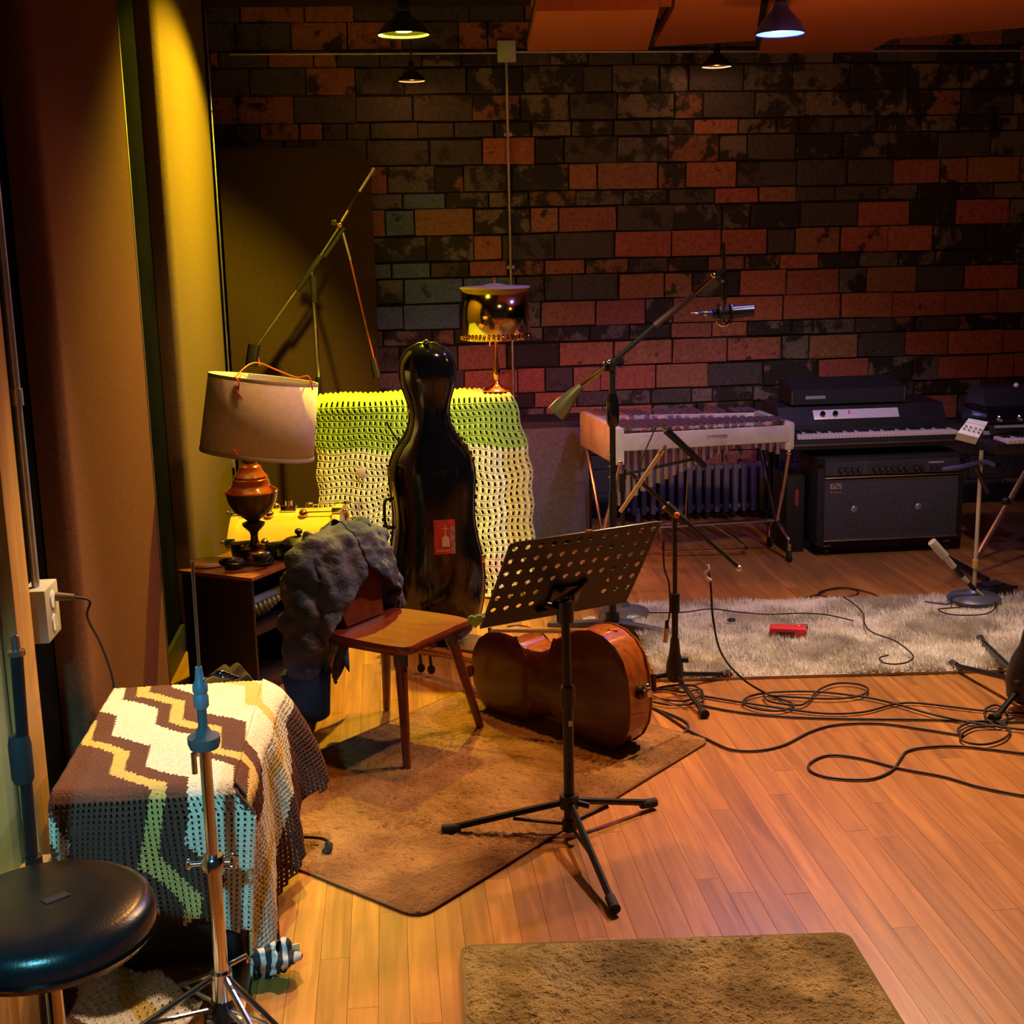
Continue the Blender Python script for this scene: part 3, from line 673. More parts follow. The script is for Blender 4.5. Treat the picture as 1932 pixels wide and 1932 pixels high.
# ------------------------------------------------------------------ black straight mic stand
t = thing('microphone_stand', 'black straight microphone stand without microphone at the far left edge', 'mic stand', (-.760, 2.52, 0))
MB().cyl((0, 0, .02), (.004, 0, .48), .017).build('lower_tube', black_metal, t)
MB().lathe([(.018, .64), (.022, .65), (.0225, .72), (.019, .74)], n=18).build('clutch_grip', rubber, t)
MB().cyl((0, 0, .46), (.012, 0, .915), .0125).build('upper_tube', black_metal, t)
MB().lathe([(.017, .905), (.017, .915), (.009, .918), (.008, .945), (.003, .948)], base=(.012, 0, 0), n=16).build('thread_tip', steel, t)
MB().lathe([(.001, 0), (.125, 0), (.13, .008), (.12, .02), (.03, .032), (.02, .05)], n=36).build('round_base', black_metal, t)

# ------------------------------------------------------------------ striped cloth bag on the floor
t = thing('striped_cloth', 'small crumpled black and white striped cloth with orange tag on the floor', 'cloth', (-.335, 2.80, 0))
def bagf(u, v):
    a = 2*PI*u; r_ = .055*math.sin(PI*min(.98, .06+v*.9))*(1+.22*math.sin(3*a+v*5)); return Vector((r_*math.cos(a)*1.0+.025*v, r_*math.sin(a)*.8+.02*math.sin(v*5), .006+.085*v+.008*math.sin(a*2)))
sm = mat('striped_cotton', (.5, .5, .5), .9); nt = sm.node_tree; r_ = [n for n in nt.nodes if n.type == 'VALTORGB'][0]
wv = nd(nt, 'ShaderNodeTexWave'); wv.inputs['Scale'].default_value = 11; wv.inputs['Distortion'].default_value = 7.0; tcn = [n for n in nt.nodes if n.type == 'TEX_COORD'][0]; nt.links.new(tcn.outputs['Object'], wv.inputs['Vector']); nt.links.new(wv.outputs['Fac'], r_.inputs[0])
r_.color_ramp.interpolation = 'CONSTANT'; r_.color_ramp.elements[0].position = 0; r_.color_ramp.elements[0].color = (.02, .02, .025, 1); r_.color_ramp.elements[1].position = .52; r_.color_ramp.elements[1].color = (.55, .53, .5, 1)
o = MB().grid(bagf, 36, 20, wrap=True).build('fabric', sm, t, smooth=180)
txc = bpy.data.textures.new('crumple', 'CLOUDS'); txc.noise_scale = .035
md = o.modifiers.new('crumple', 'DISPLACE'); md.texture = txc; md.strength = .045; md.mid_level = .5; md.texture_coords = 'GLOBAL'
MB().box((.062, .005, .072), (.024, .004, .018), rot=.3, ch=.0008).build('paper_tag', mat('orange_paper', (.85, .50, .22), .6), t)

# ------------------------------------------------------------------ small black pedal arm poking out from under the blanket
t = thing('floor_microphone_arm', 'thin black rod with clip end sticking out below the blanket over the brown rug', 'mic arm', (-.42, 3.555, 0))
q = [atZ(a, b_, .03)-Vector((-.42, 3.555, 0)) for a, b_ in ((470, 1577), (540, 1578), (600, 1581), (616, 1586), (620, 1592))]
MB().tube(smoothpath(q), .0045).build('rod', black_metal, t)
e_ = q[-1]; MB().tube([e_, e_+Vector((0, -.012, -.008)), e_+Vector((-.012, -.02, -.018))], .012).build('clip', black_plastic, t)

# ------------------------------------------------------------------ side table
zt = .47; K = [atZ(330, 1075, zt), atZ(475, 1091, zt), atZ(592, 1054, zt)]
e1 = (K[0]-K[1]); e2 = (K[2]-K[1]); ang = math.atan2(e1.y+0, e1.x)
ex = e1.normalized(); ey = Vector((ex.y, -ex.x, 0));
if ey.dot(e2) < 0: ey = -ey
LX, LY = e1.length*.97, .40
t = thing('side_table', 'low dark cabinet with reddish wooden top carrying the urn lamp', 'cabinet', (K[1].x, K[1].y, 0))
def tb(a0, a1, b0, b1, z0, z1, name, m, ch=.003):
    c = ex*((a0+a1)/2)+ey*((b0+b1)/2)+Vector((0, 0, (z0+z1)/2)); R = Matrix((ex, ey, ex.cross(ey))).transposed()
    return MB().box(c, (abs(a1-a0), abs(b1-b0), z1-z0), rot=R, ch=ch).build(name, m, t)
redwood = mat('red_brown_wood', (.30, .095, .035), .3, var=.25, nscale=7, stretch=(1, 6, 1), coat=.4)
darkwood = mat('dark_cabinet_wood', (.028, .016, .013), .5, var=.3, nscale=8)
tb(0, LX, 0, LY, zt-.014, zt, 'tabletop', redwood)
tb(.012, LX-.01, .012, .026, .0, zt-.014, 'side_panel', darkwood)
tb(LX-.024, LX-.01, .026, LY-.012, 0, zt-.014, 'back_panel', darkwood)
tb(.012, LX-.024, LY-.026, LY-.012, 0, zt-.014, 'side_panel', darkwood)
tb(.014, LX-.024, .026, LY-.026, .235, .25, 'shelf', darkwood); tb(.014, LX-.024, .026, LY-.026, .03, .045, 'bottom_board', darkwood)
tb(.012, .024, .026, LY-.026, .0, .05, 'plinth', darkwood)
def tp(a, b_, z): return Vector((K[1].x, K[1].y, 0))+ex*a+ey*b_+Vector((0, 0, z))
# small mixer on the shelf
mxo = tp(.10, .15, .2505); t = thing('small_mixer', 'small mixing desk with rows of pale knobs on the cabinet shelf', 'mixer', mxo)
R = Matrix((ex, ey, ex.cross(ey))).transposed(); tilt = R @ Matrix.Rotation(-.75, 3, 'Y')
MB().box(Vector((0, 0, .062)), (.16, .21, .03), rot=tilt, ch=.004).build('mixer_panel', mat('green_grey_metal', (.10, .13, .11), .45), t)
MB().box(ex*.035+Vector((0, 0, .02)), (.05, .19, .04), rot=R, ch=.003).build('mixer_base', black_metal, t)
kn = mat('pale_green_knob', (.45, .55, .42), .35); kmesh = MB().lathe([(.0085, 0), (.008, .012), (.005, .014), (.001, .014)], n=10).mesh('knob', kn)
for i in range(6):
    for j in range(7):
        o = bpy.data.objects.new('knob', kmesh); COL.objects.link(o); o.parent = t
        o.matrix_local = Matrix.Translation(Vector((0, 0, .062))+tilt @ Vector((-.062+i*.0245, -.088+j*.029, .015))) @ tilt.to_4x4()

# ------------------------------------------------------------------ urn lamp with tilted drum shade
lp = Vector((-.552, 5.07, zt)); t = thing('table_lamp', 'table lamp with tilted pale drum shade and red brown urn base', 'lamp', lp)
MB().lathe([(.080, 0), (.085, .008), (.080, .025), (.066, .042), (.045, .052), (.022, .060), (.016, .075), (.014, .10)], n=32).build('foot', mat('bronze', (.22, .12, .05), .2, 1.0, var=.2), t, smooth=60)
MB().lathe([(.014, .095), (.018, .11), (.042, .135), (.045, .145), (.022, .155), (.035, .165), (.075, .195), (.095, .235), (.101, .265), (.104, .272)], n=36).build('urn_bowl', mat('brown_lacquer', (.075, .038, .022), .25, var=.2), t, smooth=50)
redl = mat('red_lacquer', (.36, .055, .020), .22, var=.15, coat=.6)
MB().lathe([(.104, .272), (.100, .280), (.080, .292), (.072, .305), (.072, .315), (.070, .322), (.066, .325), (.066, .333), (.055, .345), (.047, .355), (.042, .372), (.030, .380), (.026, .385)], n=36).build('urn_cap', redl, t, smooth=35)
MB().lathe([(.026, .385), (.034, .395), (.034, .412), (.030, .42), (.026, .44), (.018, .46), (.018, .50)], n=24).build('socket', mat('red_bronze', (.16, .05, .04), .35, .5), t, smooth=40)
MB().cyl((-.032, 0, .415), (-.062, -.01, .415), .004).build('switch_key', brass, t); MB().box((-.062, -.012, .40), (.012, .006, .06), ch=.002).build('pull_tag', mat('yellowed_plastic', (.55, .48, .25), .4), t)
sc_ = Vector((.052, .0, .565)); tiltm = Matrix.Rotation(math.radians(8), 4, 'Y') @ Matrix.Rotation(math.radians(-3), 4, 'X')
shade_m = mat('linen_shade', (.78, .68, .54), .9, var=.08, nscale=30, bump=.25, bscale=500, stretch=(1, 1, 1))
sh = MB().grid(lambda u, v: Vector(((.218-.010*v)*math.cos(2*PI*u), (.218-.010*v)*math.sin(2*PI*u), -.15+.30*v)), 64, 2, wrap=True).build('drum_shade', shade_m, t, smooth=180); solid(sh, .003)
sh.matrix_local = Matrix.Translation(sc_) @ tiltm
for zz, rr in ((-.143, .2195), (.143, .2095)):
    MB().lathe([(rr, zz-.008), (rr+.0015, zz), (rr, zz+.008)], n=64, caps=False).build('shade_trim', mat('trim_tape', (.50, .42, .30), .8), sh)
redt = mat('red_thread', (.75, .08, .05), .6)
MB().tube(smoothpath([(-.09, -.19, .15), (-.055, -.10, .195), (-.02, -.02, .205), (.06, -.06, .185), (.13, -.10, .17), (.175, -.11, .178), (.195, -.11, .13)]), .003, 6).build('red_string', redt, sh)
MB().tube(smoothpath([(-.085, -.199, .15), (-.07, -.208, .13), (-.078, -.207, .105), (-.065, -.21, .09), (-.055, -.212, .075)]), .003, 6).build('red_string', redt, sh)
MB().tube(smoothpath([(-.075, -.211, -.115), (-.06, -.213, -.125), (-.055, -.217, -.135)]), .003, 6).build('red_string', redt, sh)
for k in range(3):
    a = 2*PI*k/3; MB().tube([(0, 0, .12), (.207*math.cos(a), .207*math.sin(a), .145)], .002, 6).build('shade_spider', steel, sh)

# things on the side table
c = atZ(395, 1064, zt); t = thing('round_disc', 'round red disc with pale rim lying on the left of the cabinet top', 'disc', c)
MB().lathe([(.001, 0), (.075, 0), (.078, .004), (.076, .010), (.070, .011), (.066, .007), (.001, .007)], n=36).build('disc', redl, t, smooth=35)
MB().lathe([(.0765, .002), (.080, .005), (.0765, .010)], n=36).build('rim', mat('pale_rim', (.6, .42, .26), .4), t)
c = atZ(470, 1070, zt); t = thing('headphones', 'black headphones lying at the front of the cabinet top', 'headphones', c)
for s_, (dx, dy) in ((0, (-.055, -.005)), (1, (.055, .03))):
    e_ = MB().lathe([(.001, 0), (.036, 0), (.040, .008), (.040, .022), (.032, .034), (.001, .036)], base=(dx, dy, .003), n=24).build('ear_cup', black_plastic, t, smooth=40)
    MB().lathe([(.020, .036), (.014, .040), (.001, .040)], base=(dx, dy, .003), n=20).build('cup_cap', steel, e_)
MB().tube(smoothpath([(-.055, -.005, .03), (-.10, -.03, .035), (-.08, -.065, .03), (0, -.075, .026), (.075, -.045, .03), (.075, .01, .035), (.055, .03, .03)]), .0085).build('headband', black_gloss, t)
c = atZ(462, 1050, zt); t = thing('desk_gadget', 'small dark lens shaped gadget with shiny studs at the foot of the urn lamp', 'gadget', c)
MB().box((0, 0, .032), (.10, .06, .055), rot=.25, ch=.008).build('body', black_plastic, t)
MB().cyl((.0, -.03, .035), (.01, -.062, .035), .022).build('lens_barrel', black_gloss, t)
for k in range(3): MB().sphere((-.03+.022*k, -.033, .05), .006).build('stud', chrome, t)
c = atZ(523, 1052, zt); t = thing('small_black_box', 'small black box with silver corner between headphones and round pot', 'box', c)
MB().box((0, 0, .03), (.075, .06, .06), rot=.4, ch=.006).build('box_body', black_plastic, t); MB().box((.012, -.034, .028), (.02, .004, .03), rot=.4).build('silver_corner', steel, t)
MB().box((-.048, -.006, .035), (.014, .012, .012), rot=.4, ch=.002).build('pink_knob', mat('pink_plastic', (.7, .08, .16), .4), t)
c = atZ(566, 1052, zt); t = thing('iron_pot', 'round black cast pot with knobbed lid at the right of the cabinet top', 'pot', c)
MB().lathe([(.001, 0), (.05, 0), (.068, .012), (.075, .035), (.072, .055), (.070, .06)], n=32).build('pot_body', mat('cast_iron', (.018, .016, .015), .5, var=.3, bump=.1), t, smooth=50)
l_ = MB().lathe([(.073, .058), (.072, .066), (.05, .080), (.015, .088), (.008, .09)], n=32).build('lid', MATS['cast_iron'], t, smooth=50)
MB().lathe([(.006, .088), (.008, .095), (.015, .10), (.015, .112), (.008, .118), (.001, .118)], n=16).build('lid_knob', MATS['cast_iron'], l_)

# ------------------------------------------------------------------ yellow drum behind the table
dc = Vector((-.46, 5.70, 0)); R_ = .255; HW = .215; dax = Vector((1, -.10, 0)).normalized(); zc = .282
t = thing('bass_drum', 'yellow bass drum with chrome lugs lying behind the side cabinet', 'drum', dc)
cz_ = Vector((0, 0, zc))
MB().lathe([(R_, -HW), (R_, HW)], base=cz_, axis=dax, n=64, caps=False).build('shell', mat('maple_shell', (.78, .50, .10), .3, var=.12, nscale=5, stretch=(1, 4, 4), coat=.4), t, smooth=60)
for s_ in (-1, 1):
    MB().lathe([(R_+.001, s_*(HW-.012)), (R_+.015, s_*(HW-.012)), (R_+.017, s_*HW), (R_+.015, s_*(HW+.022)), (R_-.002, s_*(HW+.022))], base=cz_, axis=dax, n=64, caps=False).build('hoop', mat('yellow_hoop', (.74, .45, .09), .3, var=.1), t, smooth=40)
    MB().lathe([(.001, s_*(HW+.004)), (R_, s_*(HW+.004))], base=cz_, axis=dax, n=64, caps=False).build('drum_head', white_plastic, t, smooth=0)
R0 = rotm((0, 0, 1), dax)
for k in range(10):
    a = 2*PI*k/10+.22; d_ = R0 @ Vector((math.cos(a), math.sin(a), 0))
    for s_ in (-1, 1):
        c_ = cz_+d_*R_+dax*(s_*.075)
        lg = MB().lathe([(.004, 0), (.019, .002), (.021, .014), (.014, .026), (.001, .030)], base=c_, axis=d_, n=16).build('lug', mat('copper_chrome', (.72, .45, .28), .15, 1.0), t, smooth=50)
        MB().cyl(c_+d_*.016, cz_+d_*(R_+.018)+dax*(s_*(HW+.03)), .0035, n=8).build('tension_rod', chrome, lg)
        MB().box(cz_+d_*(R_+.020)+dax*(s_*(HW+.006)), (.045, .03, .018), rot=Matrix((dax, d_.cross(dax), d_)).transposed(), ch=.004).build('claw_hook', chrome, lg)
        MB().sphere(cz_+d_*(R_+.022)+dax*(s_*(HW+.04)), .010).build('rod_head', chrome, lg)
tm = MB().box(cz_+Vector((0, -.02, R_+.008)), (.07, .05, .03), rot=-.1, ch=.008).build('tom_mount', chrome, t); MB().cyl(cz_+Vector((0, -.02, R_+.02)), cz_+Vector((.0, -.02, R_+.045)), .016).build('mount_socket', chrome, tm)
for s_ in (-1, 1): MB().cyl(cz_+Vector((s_*.15, -.20, -.10)), Vector((s_*.17, -.30, .008)), .008).build('spur', chrome, t)

# ------------------------------------------------------------------ grey case behind the blanket
g0 = Vector((-.655, 4.40, 0)); t = thing('button_box', 'grey angular box with small black buttons behind the zigzag blanket', 'box', g0)
gm = mat('grey_shell', (.10, .085, .075), .4, var=.3, nscale=12)
Rg = Matrix.Rotation(.35, 3, 'Z') @ Matrix.Rotation(-.55, 3, 'Y')
MB().box((-.02, .05, .115), (.24, .22, .07), rot=Rg, ch=.015).build('body', gm, t)
MB().box((.07, .06, .175), (.10, .16, .05), rot=Rg, ch=.012).build('end_block', gm, t)
bo = MB().box((.03, -.055, .130), (.19, .035, .02), rot=Rg, ch=.003).build('button_board', mat('tan_board', (.42, .30, .20), .5), t)
for k in range(7):
    p_ = Vector((.03, -.055, .130))+Rg @ Vector((-.08+k*.026, .0, .012)); MB().cyl(p_, p_+Rg @ Vector((0, 0, .012)), .0065, n=10).build('button', black_plastic, bo)
for k in range(2): MB().sphere(Vector((-.06+.05*k, -.02, .155+.03*k)), .007).build('stud', chrome, t)
# ------------------------------------------------------------------ wooden chair with jacket
CC = Vector((-.02, 4.265, .008)); fx = Vector((.791, -.611, 0)); lx = Vector((.611, .791, 0))
rzc = math.atan2(fx.y, fx.x)     # local x = forward, local y = left-hand side (towards the back right)
chair = thing('wooden_chair', 'red brown wooden chair with splayed legs beside the cello', 'chair', CC, rzc)
cw = mat('chair_wood', (.17, .028, .009), .36, var=.25, nscale=6, stretch=(1, 5, 5), coat=.5)
def seat_outline():
    pts = [(.185, -.185), (.195, -.10), (.197, 0), (.195, .10), (.185, .185), (0, .192), (-.16, .165), (-.172, .08), (-.175, 0), (-.172, -.08), (-.16, -.165), (0, -.192)]
    return smoothpath([(a, b_, 0) for a, b_ in pts], 3, True)
so = seat_outline(); mbs = MB(); n = len(so); V = []
for (k, z_) in ((.97, .372), (1.0, .380), (1.0, .396), (.985, .402)): V += [(p.x*k, p.y*k, z_) for p in so]
for q in (.75, .5, .25): V += [(p.x*q, p.y*q, .402-.007*(1-q*q)) for p in so]
V.append((0, 0, .395)); F_ = [tuple(range(n-1, -1, -1))]
for j in range(6):
    for k in range(n): F_.append((j*n+k, j*n+(k+1) % n, (j+1)*n+(k+1) % n, (j+1)*n+k))
for k in range(n): F_.append((6*n+k, 6*n+(k+1) % n, 7*n))
mbs.add(V, F_); mbs.build('seat', cw, chair, smooth=45)
grey_bat = mat('grey_batten', (.11, .11, .12), .5, var=.2)
for s_ in (-1, 1): MB().box((0, s_*.125, .362), (.30, .045, .022), ch=.004).build('batten', grey_bat, chair)
for (a, b_) in ((.20, -.212), (.205, .212), (-.235, -.20), (-.20, .20)):
    top = Vector((a*.66, b_*.64, .372)); bot = Vector((a, b_, 0))
    lg = MB().cyl(bot, top, .0135, .021, n=14).build('leg', cw, chair)
    d_ = (top-bot).normalized(); MB().cyl(top-d_*.055, top-d_*.004, .0235, .0245, n=14).build('leg_socket', grey_bat, lg)
brt = [(-.10, 0), (-.12, .10), (-.155, .20), (-.165, .26), (-.12, .30), (0, .31), (.12, .30), (.165, .26), (.155, .20), (.12, .10), (.10, 0)]
up = Vector((-.24, 0, .97)).normalized()
MB().prism(brt, (-.135, 0, .40), (0, 1, 0), up, Vector((.97, 0, .24)).normalized()*.02).build('backrest', cw, chair, smooth=30)
# jacket
def denim():
    m = mat('faded_denim', (.10, .10, .14), .9, var=.0, nscale=5, bump=.5, bscale=90); r = [n for n in m.node_tree.nodes if n.type == 'VALTORGB'][0]; e = r.color_ramp.elements
    e[0].position = .38; e[0].color = (.020, .045, .12, 1); e[1].position = .66; e[1].color = (.115, .115, .185, 1); return m
DN = denim(); DK = mat('dark_denim', (.022, .048, .12), .9, var=.3, nscale=9, bump=.4, bscale=120)
jk = thing('denim_jacket', 'faded blue grey denim jacket hung over the chair backrest', 'jacket', CC, rzc)
wt = [(0, .03), (.02, .105), (.05, .165), (.10, .20), (.2, .215), (.35, .222), (.6, .225), (1, .205)]
dt = [(0, .012), (.02, .045), (.06, .062), (.2, .085), (.5, .10), (1, .105)]
pt = [(0, .0), (.10, .005), (.33, .01), (.40, .22), (.48, .50), (.60, .85), (.75, 1.2), (1, 1.5)]
def jf(u, v):
    ph0 = interp(pt, v); ph = lerp(ph0, 2*PI-ph0, u); zt_ = .735; zb = .27+.06*math.sin(u*9)+.05*math.sin(u*17+1)
    z_ = lerp(zt_, zb, v); w_ = interp(wt, v); d_ = interp(dt, v); cf = -.195+(z_-.6)*-.20
    fo = 1+v*.10*math.sin(ph*7+v*4)+.05*v*math.sin(ph*13+2)
    arch = .03*max(0, math.cos(ph))*(1 if v < .35 else 0)
    return Vector((cf+d_*fo*math.cos(ph)*1.05, w_*fo*math.sin(ph), z_-.015*abs(math.sin(ph))*(1-v)+arch*0))
txf = bpy.data.textures.new('folds', 'CLOUDS'); txf.noise_scale = .07; txf.noise_depth = 2
def folds(o, s_):
    md = o.modifiers.new('folds', 'DISPLACE'); md.texture = txf; md.strength = s_; md.mid_level = .5; md.texture_coords = 'GLOBAL'
o = MB().grid(jf, 60, 34).build('jacket_body', DN, jk, smooth=180); subd(o); folds(o, .05); solid(o, .004)
def sleeve(pts, rad, name, m):
    P = smoothpath(pts, 7); n = len(P); rr = [interp([(i/(len(rad)-1), r_) for i, r_ in enumerate(rad)], k/(n-1)) for k in range(n)]
    mb = MB(); mb.tube(P, rr, 18)
    for i, q in enumerate(mb.v):
        k = i//18; a = i % 18; f_ = 1+.14*math.sin(k*1.1+a*.7)+.08*math.sin(k*2.3-a*1.1); c_ = P[min(k, n-1)]; qv = Vector(q); mb.v[i] = tuple(c_+(qv-c_)*f_)
    o = mb.build(name, m, jk, smooth=180); subd(o); folds(o, .05); return o
s1 = sleeve([(-.22, -.11, .705), (-.22, -.18, .63), (-.21, -.215, .50), (-.20, -.23, .36), (-.20, -.225, .24), (-.20, -.205, .12)], [.04, .065, .072, .07, .062, .04], 'sleeve', DN)
MB().tube([(-.20, -.226, .27), (-.20, -.208, .11)], [.084, .062], 18).build('cuff', DK, s1, smooth=180)
s2 = sleeve([(-.22, .11, .705), (-.22, .17, .62), (-.20, .205, .52), (-.18, .215, .42), (-.17, .205, .33)], [.045, .06, .06, .055, .045], 'sleeve', DN)
MB().grid(lambda u, v: Vector((-.335+.012*math.sin(u*11+v*3), lerp(-.16, .17, u)*(1-.15*v), lerp(.40, .165+.05*math.sin(u*10), v))), 20, 8).build('tail_flap', DK, jk, smooth=180)
solid(jk.children[-1], .005)

# ------------------------------------------------------------------ music stand
mp_ = Vector((.466, 3.446, 0)); t = thing('music_stand', 'black tripod music stand with perforated desk in front of the cello', 'music stand', mp_)
for (x_, y_) in ((.109, 3.496), (.739, 3.586), (.516, 2.983)):
    f_ = Vector((x_, y_, .018))-mp_; d_ = Vector((f_.x, f_.y, 0)).normalized()
    lg = MB().tube([d_*.022+Vector((0, 0, .10)), f_], [.0105, .0105], 8).build('leg', black_metal, t)
    MB().cyl(f_-d_*.045+Vector((0, 0, .006)), f_+d_*.008, .0135, .0145, n=12).build('rubber_foot', rubber, lg)
    MB().tube([d_*.02+Vector((0, 0, .035)), f_*.45+Vector((0, 0, .042))], .0055, 6).build('brace', black_metal, t)
MB().cyl((0, 0, .02), (0, 0, .42), .0155).build('lower_tube', black_metal, t); MB().cyl((0, 0, .40), (-.004, 0, .66), .0125).build('upper_tube', black_metal, t)
MB().cyl((0, 0, .395), (0, 0, .45), .021).build('height_grip', black_plastic, t)
MB().cyl((0, 0, .085), (0, 0, .125), .028, n=12).build('leg_hub', black_plastic, t); MB().cyl((.0, 0, .105), (.055, -.02, .095), .009).build('hub_screw', black_plastic, t)
MB().cyl((0, 0, .015), (0, 0, .05), .022).build('brace_hub', black_plastic, t)
MB().box((.004, -.0168, .345), (.010, .003, .016)).build('price_sticker', white_plastic, t)
aD, bD = .41, .585; wD = Vector((math.cos(aD), math.sin(aD), 0)); nD = Vector((-math.sin(aD), math.cos(aD), 0)); uD = ZV*math.cos(bD)-nD*math.sin(bD); oD = wD.cross(uD)
cD = Vector((.450, 3.575, .622))-mp_; W_, H_ = .485, .335
mbd = MB(); NX, NY = 12, 7; TH = .0016
def dp(a, b_): return cD+wD*(a*W_)+uD*(b_*H_)
for j in range(NY):
    for i in range(NX):
        x0, x1, y0, y1 = -.5+i/NX, -.5+(i+1)/NX, j/NY, (j+1)/NY
        hole = 0 < j < NY and not (j <= 2 and 4 <= i <= 8) and 0 < i < NX-1 or (0 < j and i in (0, NX-1) and j % 2)
        hole = (j >= 1 and not (j <= 2 and 4 <= i <= 8))
        cs = []
        m8 = 16; cx_, cy_ = (x0+x1)/2, (y0+y1)/2; rr = .0088
        for k in range(m8):
            a = 2*PI*k/m8; ca, sa = math.cos(a), math.sin(a); s_ = 1/max(abs(ca), abs(sa)); cs.append((cx_+ca*s_*(x1-x0)/2, cy_+sa*s_*(y1-y0)/2))
        if hole:
            inn = [dp(cx_, cy_)+wD*(rr*math.cos(2*PI*k/m8))+uD*(rr*math.sin(2*PI*k/m8)) for k in range(m8)]; out = [dp(*q) for q in cs]
            mbd.add(out+inn, [(k, (k+1) % m8, m8+(k+1) % m8, m8+k) for k in range(m8)])
        else: mbd.add([dp(*q) for q in cs], [tuple(range(m8))])
o = mbd.build('desk', mat('black_desk_enamel', (.008, .007, .007), .6, var=.2), t, smooth=0); solid(o, .002)
MB().tube([dp(-.5, 0), dp(-.5, .97), dp(-.47, 1.0), dp(.47, 1.0), dp(.5, .97), dp(.5, 0)], .0028, 6).build('rim', mat('worn_edge', (.10, .09, .09), .35, .3), t)
MB().prism([(-W_/2, 0), (W_/2, 0), (W_/2, .05), (-W_/2, .05)], dp(0, 0)-wD*0, wD, -oD, uD*.002).build('ledge', MATS['black_desk_enamel'], t, smooth=0)
hubp = dp(0, .30)+oD*.03
MB().cyl((-.004, 0, .64), (-.004, 0, .70), .024).build('neck_clamp', black_plastic, t)
MB().tube([(-.004, 0, .69), hubp], .016, 10).build('tilt_joint', black_plastic, t); MB().tube([dp(-.16, .12)+oD*.006, dp(-.02, .20)+oD*.02, dp(.12, .42)+oD*.006], .008).build('desk_bracket', black_metal, t)
MB().box(dp(0, .28)+oD*.006, (.10, .07, .01), rot=Matrix((wD, uD, oD)).transposed(), ch=.002).build('bracket_plate', black_metal, t)
MB().tube([(-.004, 0, .67), Vector((-.06, -.01, .695))], .009).build('tilt_knob', black_plastic, t)
MB().box(dp(.0, 1.0)+uD*.003, (.022, .006, .008), rot=aD, ch=.002).build('yellow_clip', mat('yellow_plastic', (.65, .42, .08), .4), t)
# heart clip
hp = atY(897, 1172, 3.36); t = thing('heart_clip', 'small green heart clip on the lower corner of the music stand desk', 'clip', hp)
ho = []
for k in range(28):
    a = 2*PI*k/28; ho.append((.021*math.sin(a)**3, 1.3*(.013*math.cos(a)-.005*math.cos(2*a)-.002*math.cos(3*a)-.001*math.cos(4*a))))
MB().prism(ho, (0, 0, 0), (1, .12, 0), (0, 0, 1), (0, .006, 0)).build('heart', mat('lime_plastic', (.48, .80, .08), .35), t, smooth=30)
MB().cyl((.012, .002, .0), (.03, .05, .0), .003, n=8).build('clip_pin', steel, t)

# ------------------------------------------------------------------ cello lying on its side
CB = Vector((.735, 3.965, 0)); Ax = Vector((-.655, .755, 0)).normalized(); Nx = Vector((-Ax.y, Ax.x, 0))
if Nx.y > 0: Nx = -Nx            # Nx points to the camera (back of the cello)
slope = -.10; Az = (Ax+ZV*slope).normalized(); Wz = (ZV-Az*ZV.dot(Az)).normalized(); z0c = .217
cello = thing('cello', 'varnished cello lying on its side with its back to the camera', 'cello', (CB.x, CB.y, 0))
half = [(0, .0), (.002, .06), (.015, .12), (.045, .17), (.09, .203), (.15, .219), (.21, .213), (.27, .188), (.303, .172), (.320, .174), (.327, .152), (.345, .131), (.385, .117), (.43, .117), (.468, .127), (.490, .143), (.498, .164), (.515, .160), (.55, .168), (.60, .171), (.65, .161), (.695, .134), (.725, .095), (.743, .05), (.748, .0)]
half = [(s*.97, w_*.94) for s, w_ in half]
outl = half + [(s, -w_) for s, w_ in reversed(half[1:-1])]
def cp(s, w_, d): return Az*s+Wz*w_-Nx*d+Vector((0, 0, z0c))     # d: depth away from camera
vb_ = mat('cello_varnish', (.075, .013, .006), .28, var=.35, nscale=4, stretch=(1, 1, 5), coat=.35)
vr_ = mat('cello_rib_varnish', (.34, .095, .018), .16, var=.3, nscale=10, stretch=(6, 6, 1), coat=.8)
n = len(outl); cs_, cw_ = .36, 0
def plate(d0, sign, over, m, name):
    mb = MB(); V = []
    rings = [(1, -.0035), (1, 0), (.97, .003), (.9, .006), (.75, .012), (.5, .018), (.25, .021)]
    for q, h_ in rings: V += [cp(cs_+(s-cs_)*q*(1+over), cw_+(w_-cw_)*q*(1+over*1.5), d0+sign*h_) for s, w_ in outl]
    V.append(cp(cs_, 0, d0+sign*.022)); F_ = []
    for j in range(len(rings)-1):
        for k in range(n): F_.append((j*n+k, j*n+(k+1) % n, (j+1)*n+(k+1) % n, (j+1)*n+k))
    b0 = (len(rings)-1)*n
    for k in range(n): F_.append((b0+k, b0+(k+1) % n, len(V)-1))
    F_.append(tuple(range(n-1, -1, -1)))
    return mb.add(V, F_).build(name, m, cello, smooth=35)
plate(0, -1, .012, vb_, 'back_plate'); plate(.118, 1, .012, vr_, 'top_plate')
mb = MB(); V = [cp(s, w_, d) for d in (0, .118) for s, w_ in outl]; mb.add(V, [(k, (k+1) % n, n+(k+1) % n, n+k) for k in range(n)]).build('ribs', vr_, cello, smooth=35)
nk = mat('cello_neck_wood', (.26, .075, .02), .2, var=.2, coat=.6); ebony = mat('ebony', (.012, .009, .008), .3, var=.2)
MB().cyl(cp(.742, 0, .004), cp(.758, 0, .004), .022, .016).build('neck_button', vb_, cello)
MB().tube([cp(.73, 0, .09), cp(.80, 0, .125), cp(1.03, 0, .145), cp(1.07, 0, .150)], [.03, .022, .018, .018], 12).build('neck', nk, cello, smooth=60)
MB().prism([(-.018, 0), (.018, 0), (.030, .58), (-.030, .58)], cp(1.03, 0, .158), Wz, -Az, -Nx*.012).build('fingerboard', ebony, cello, smooth=30)
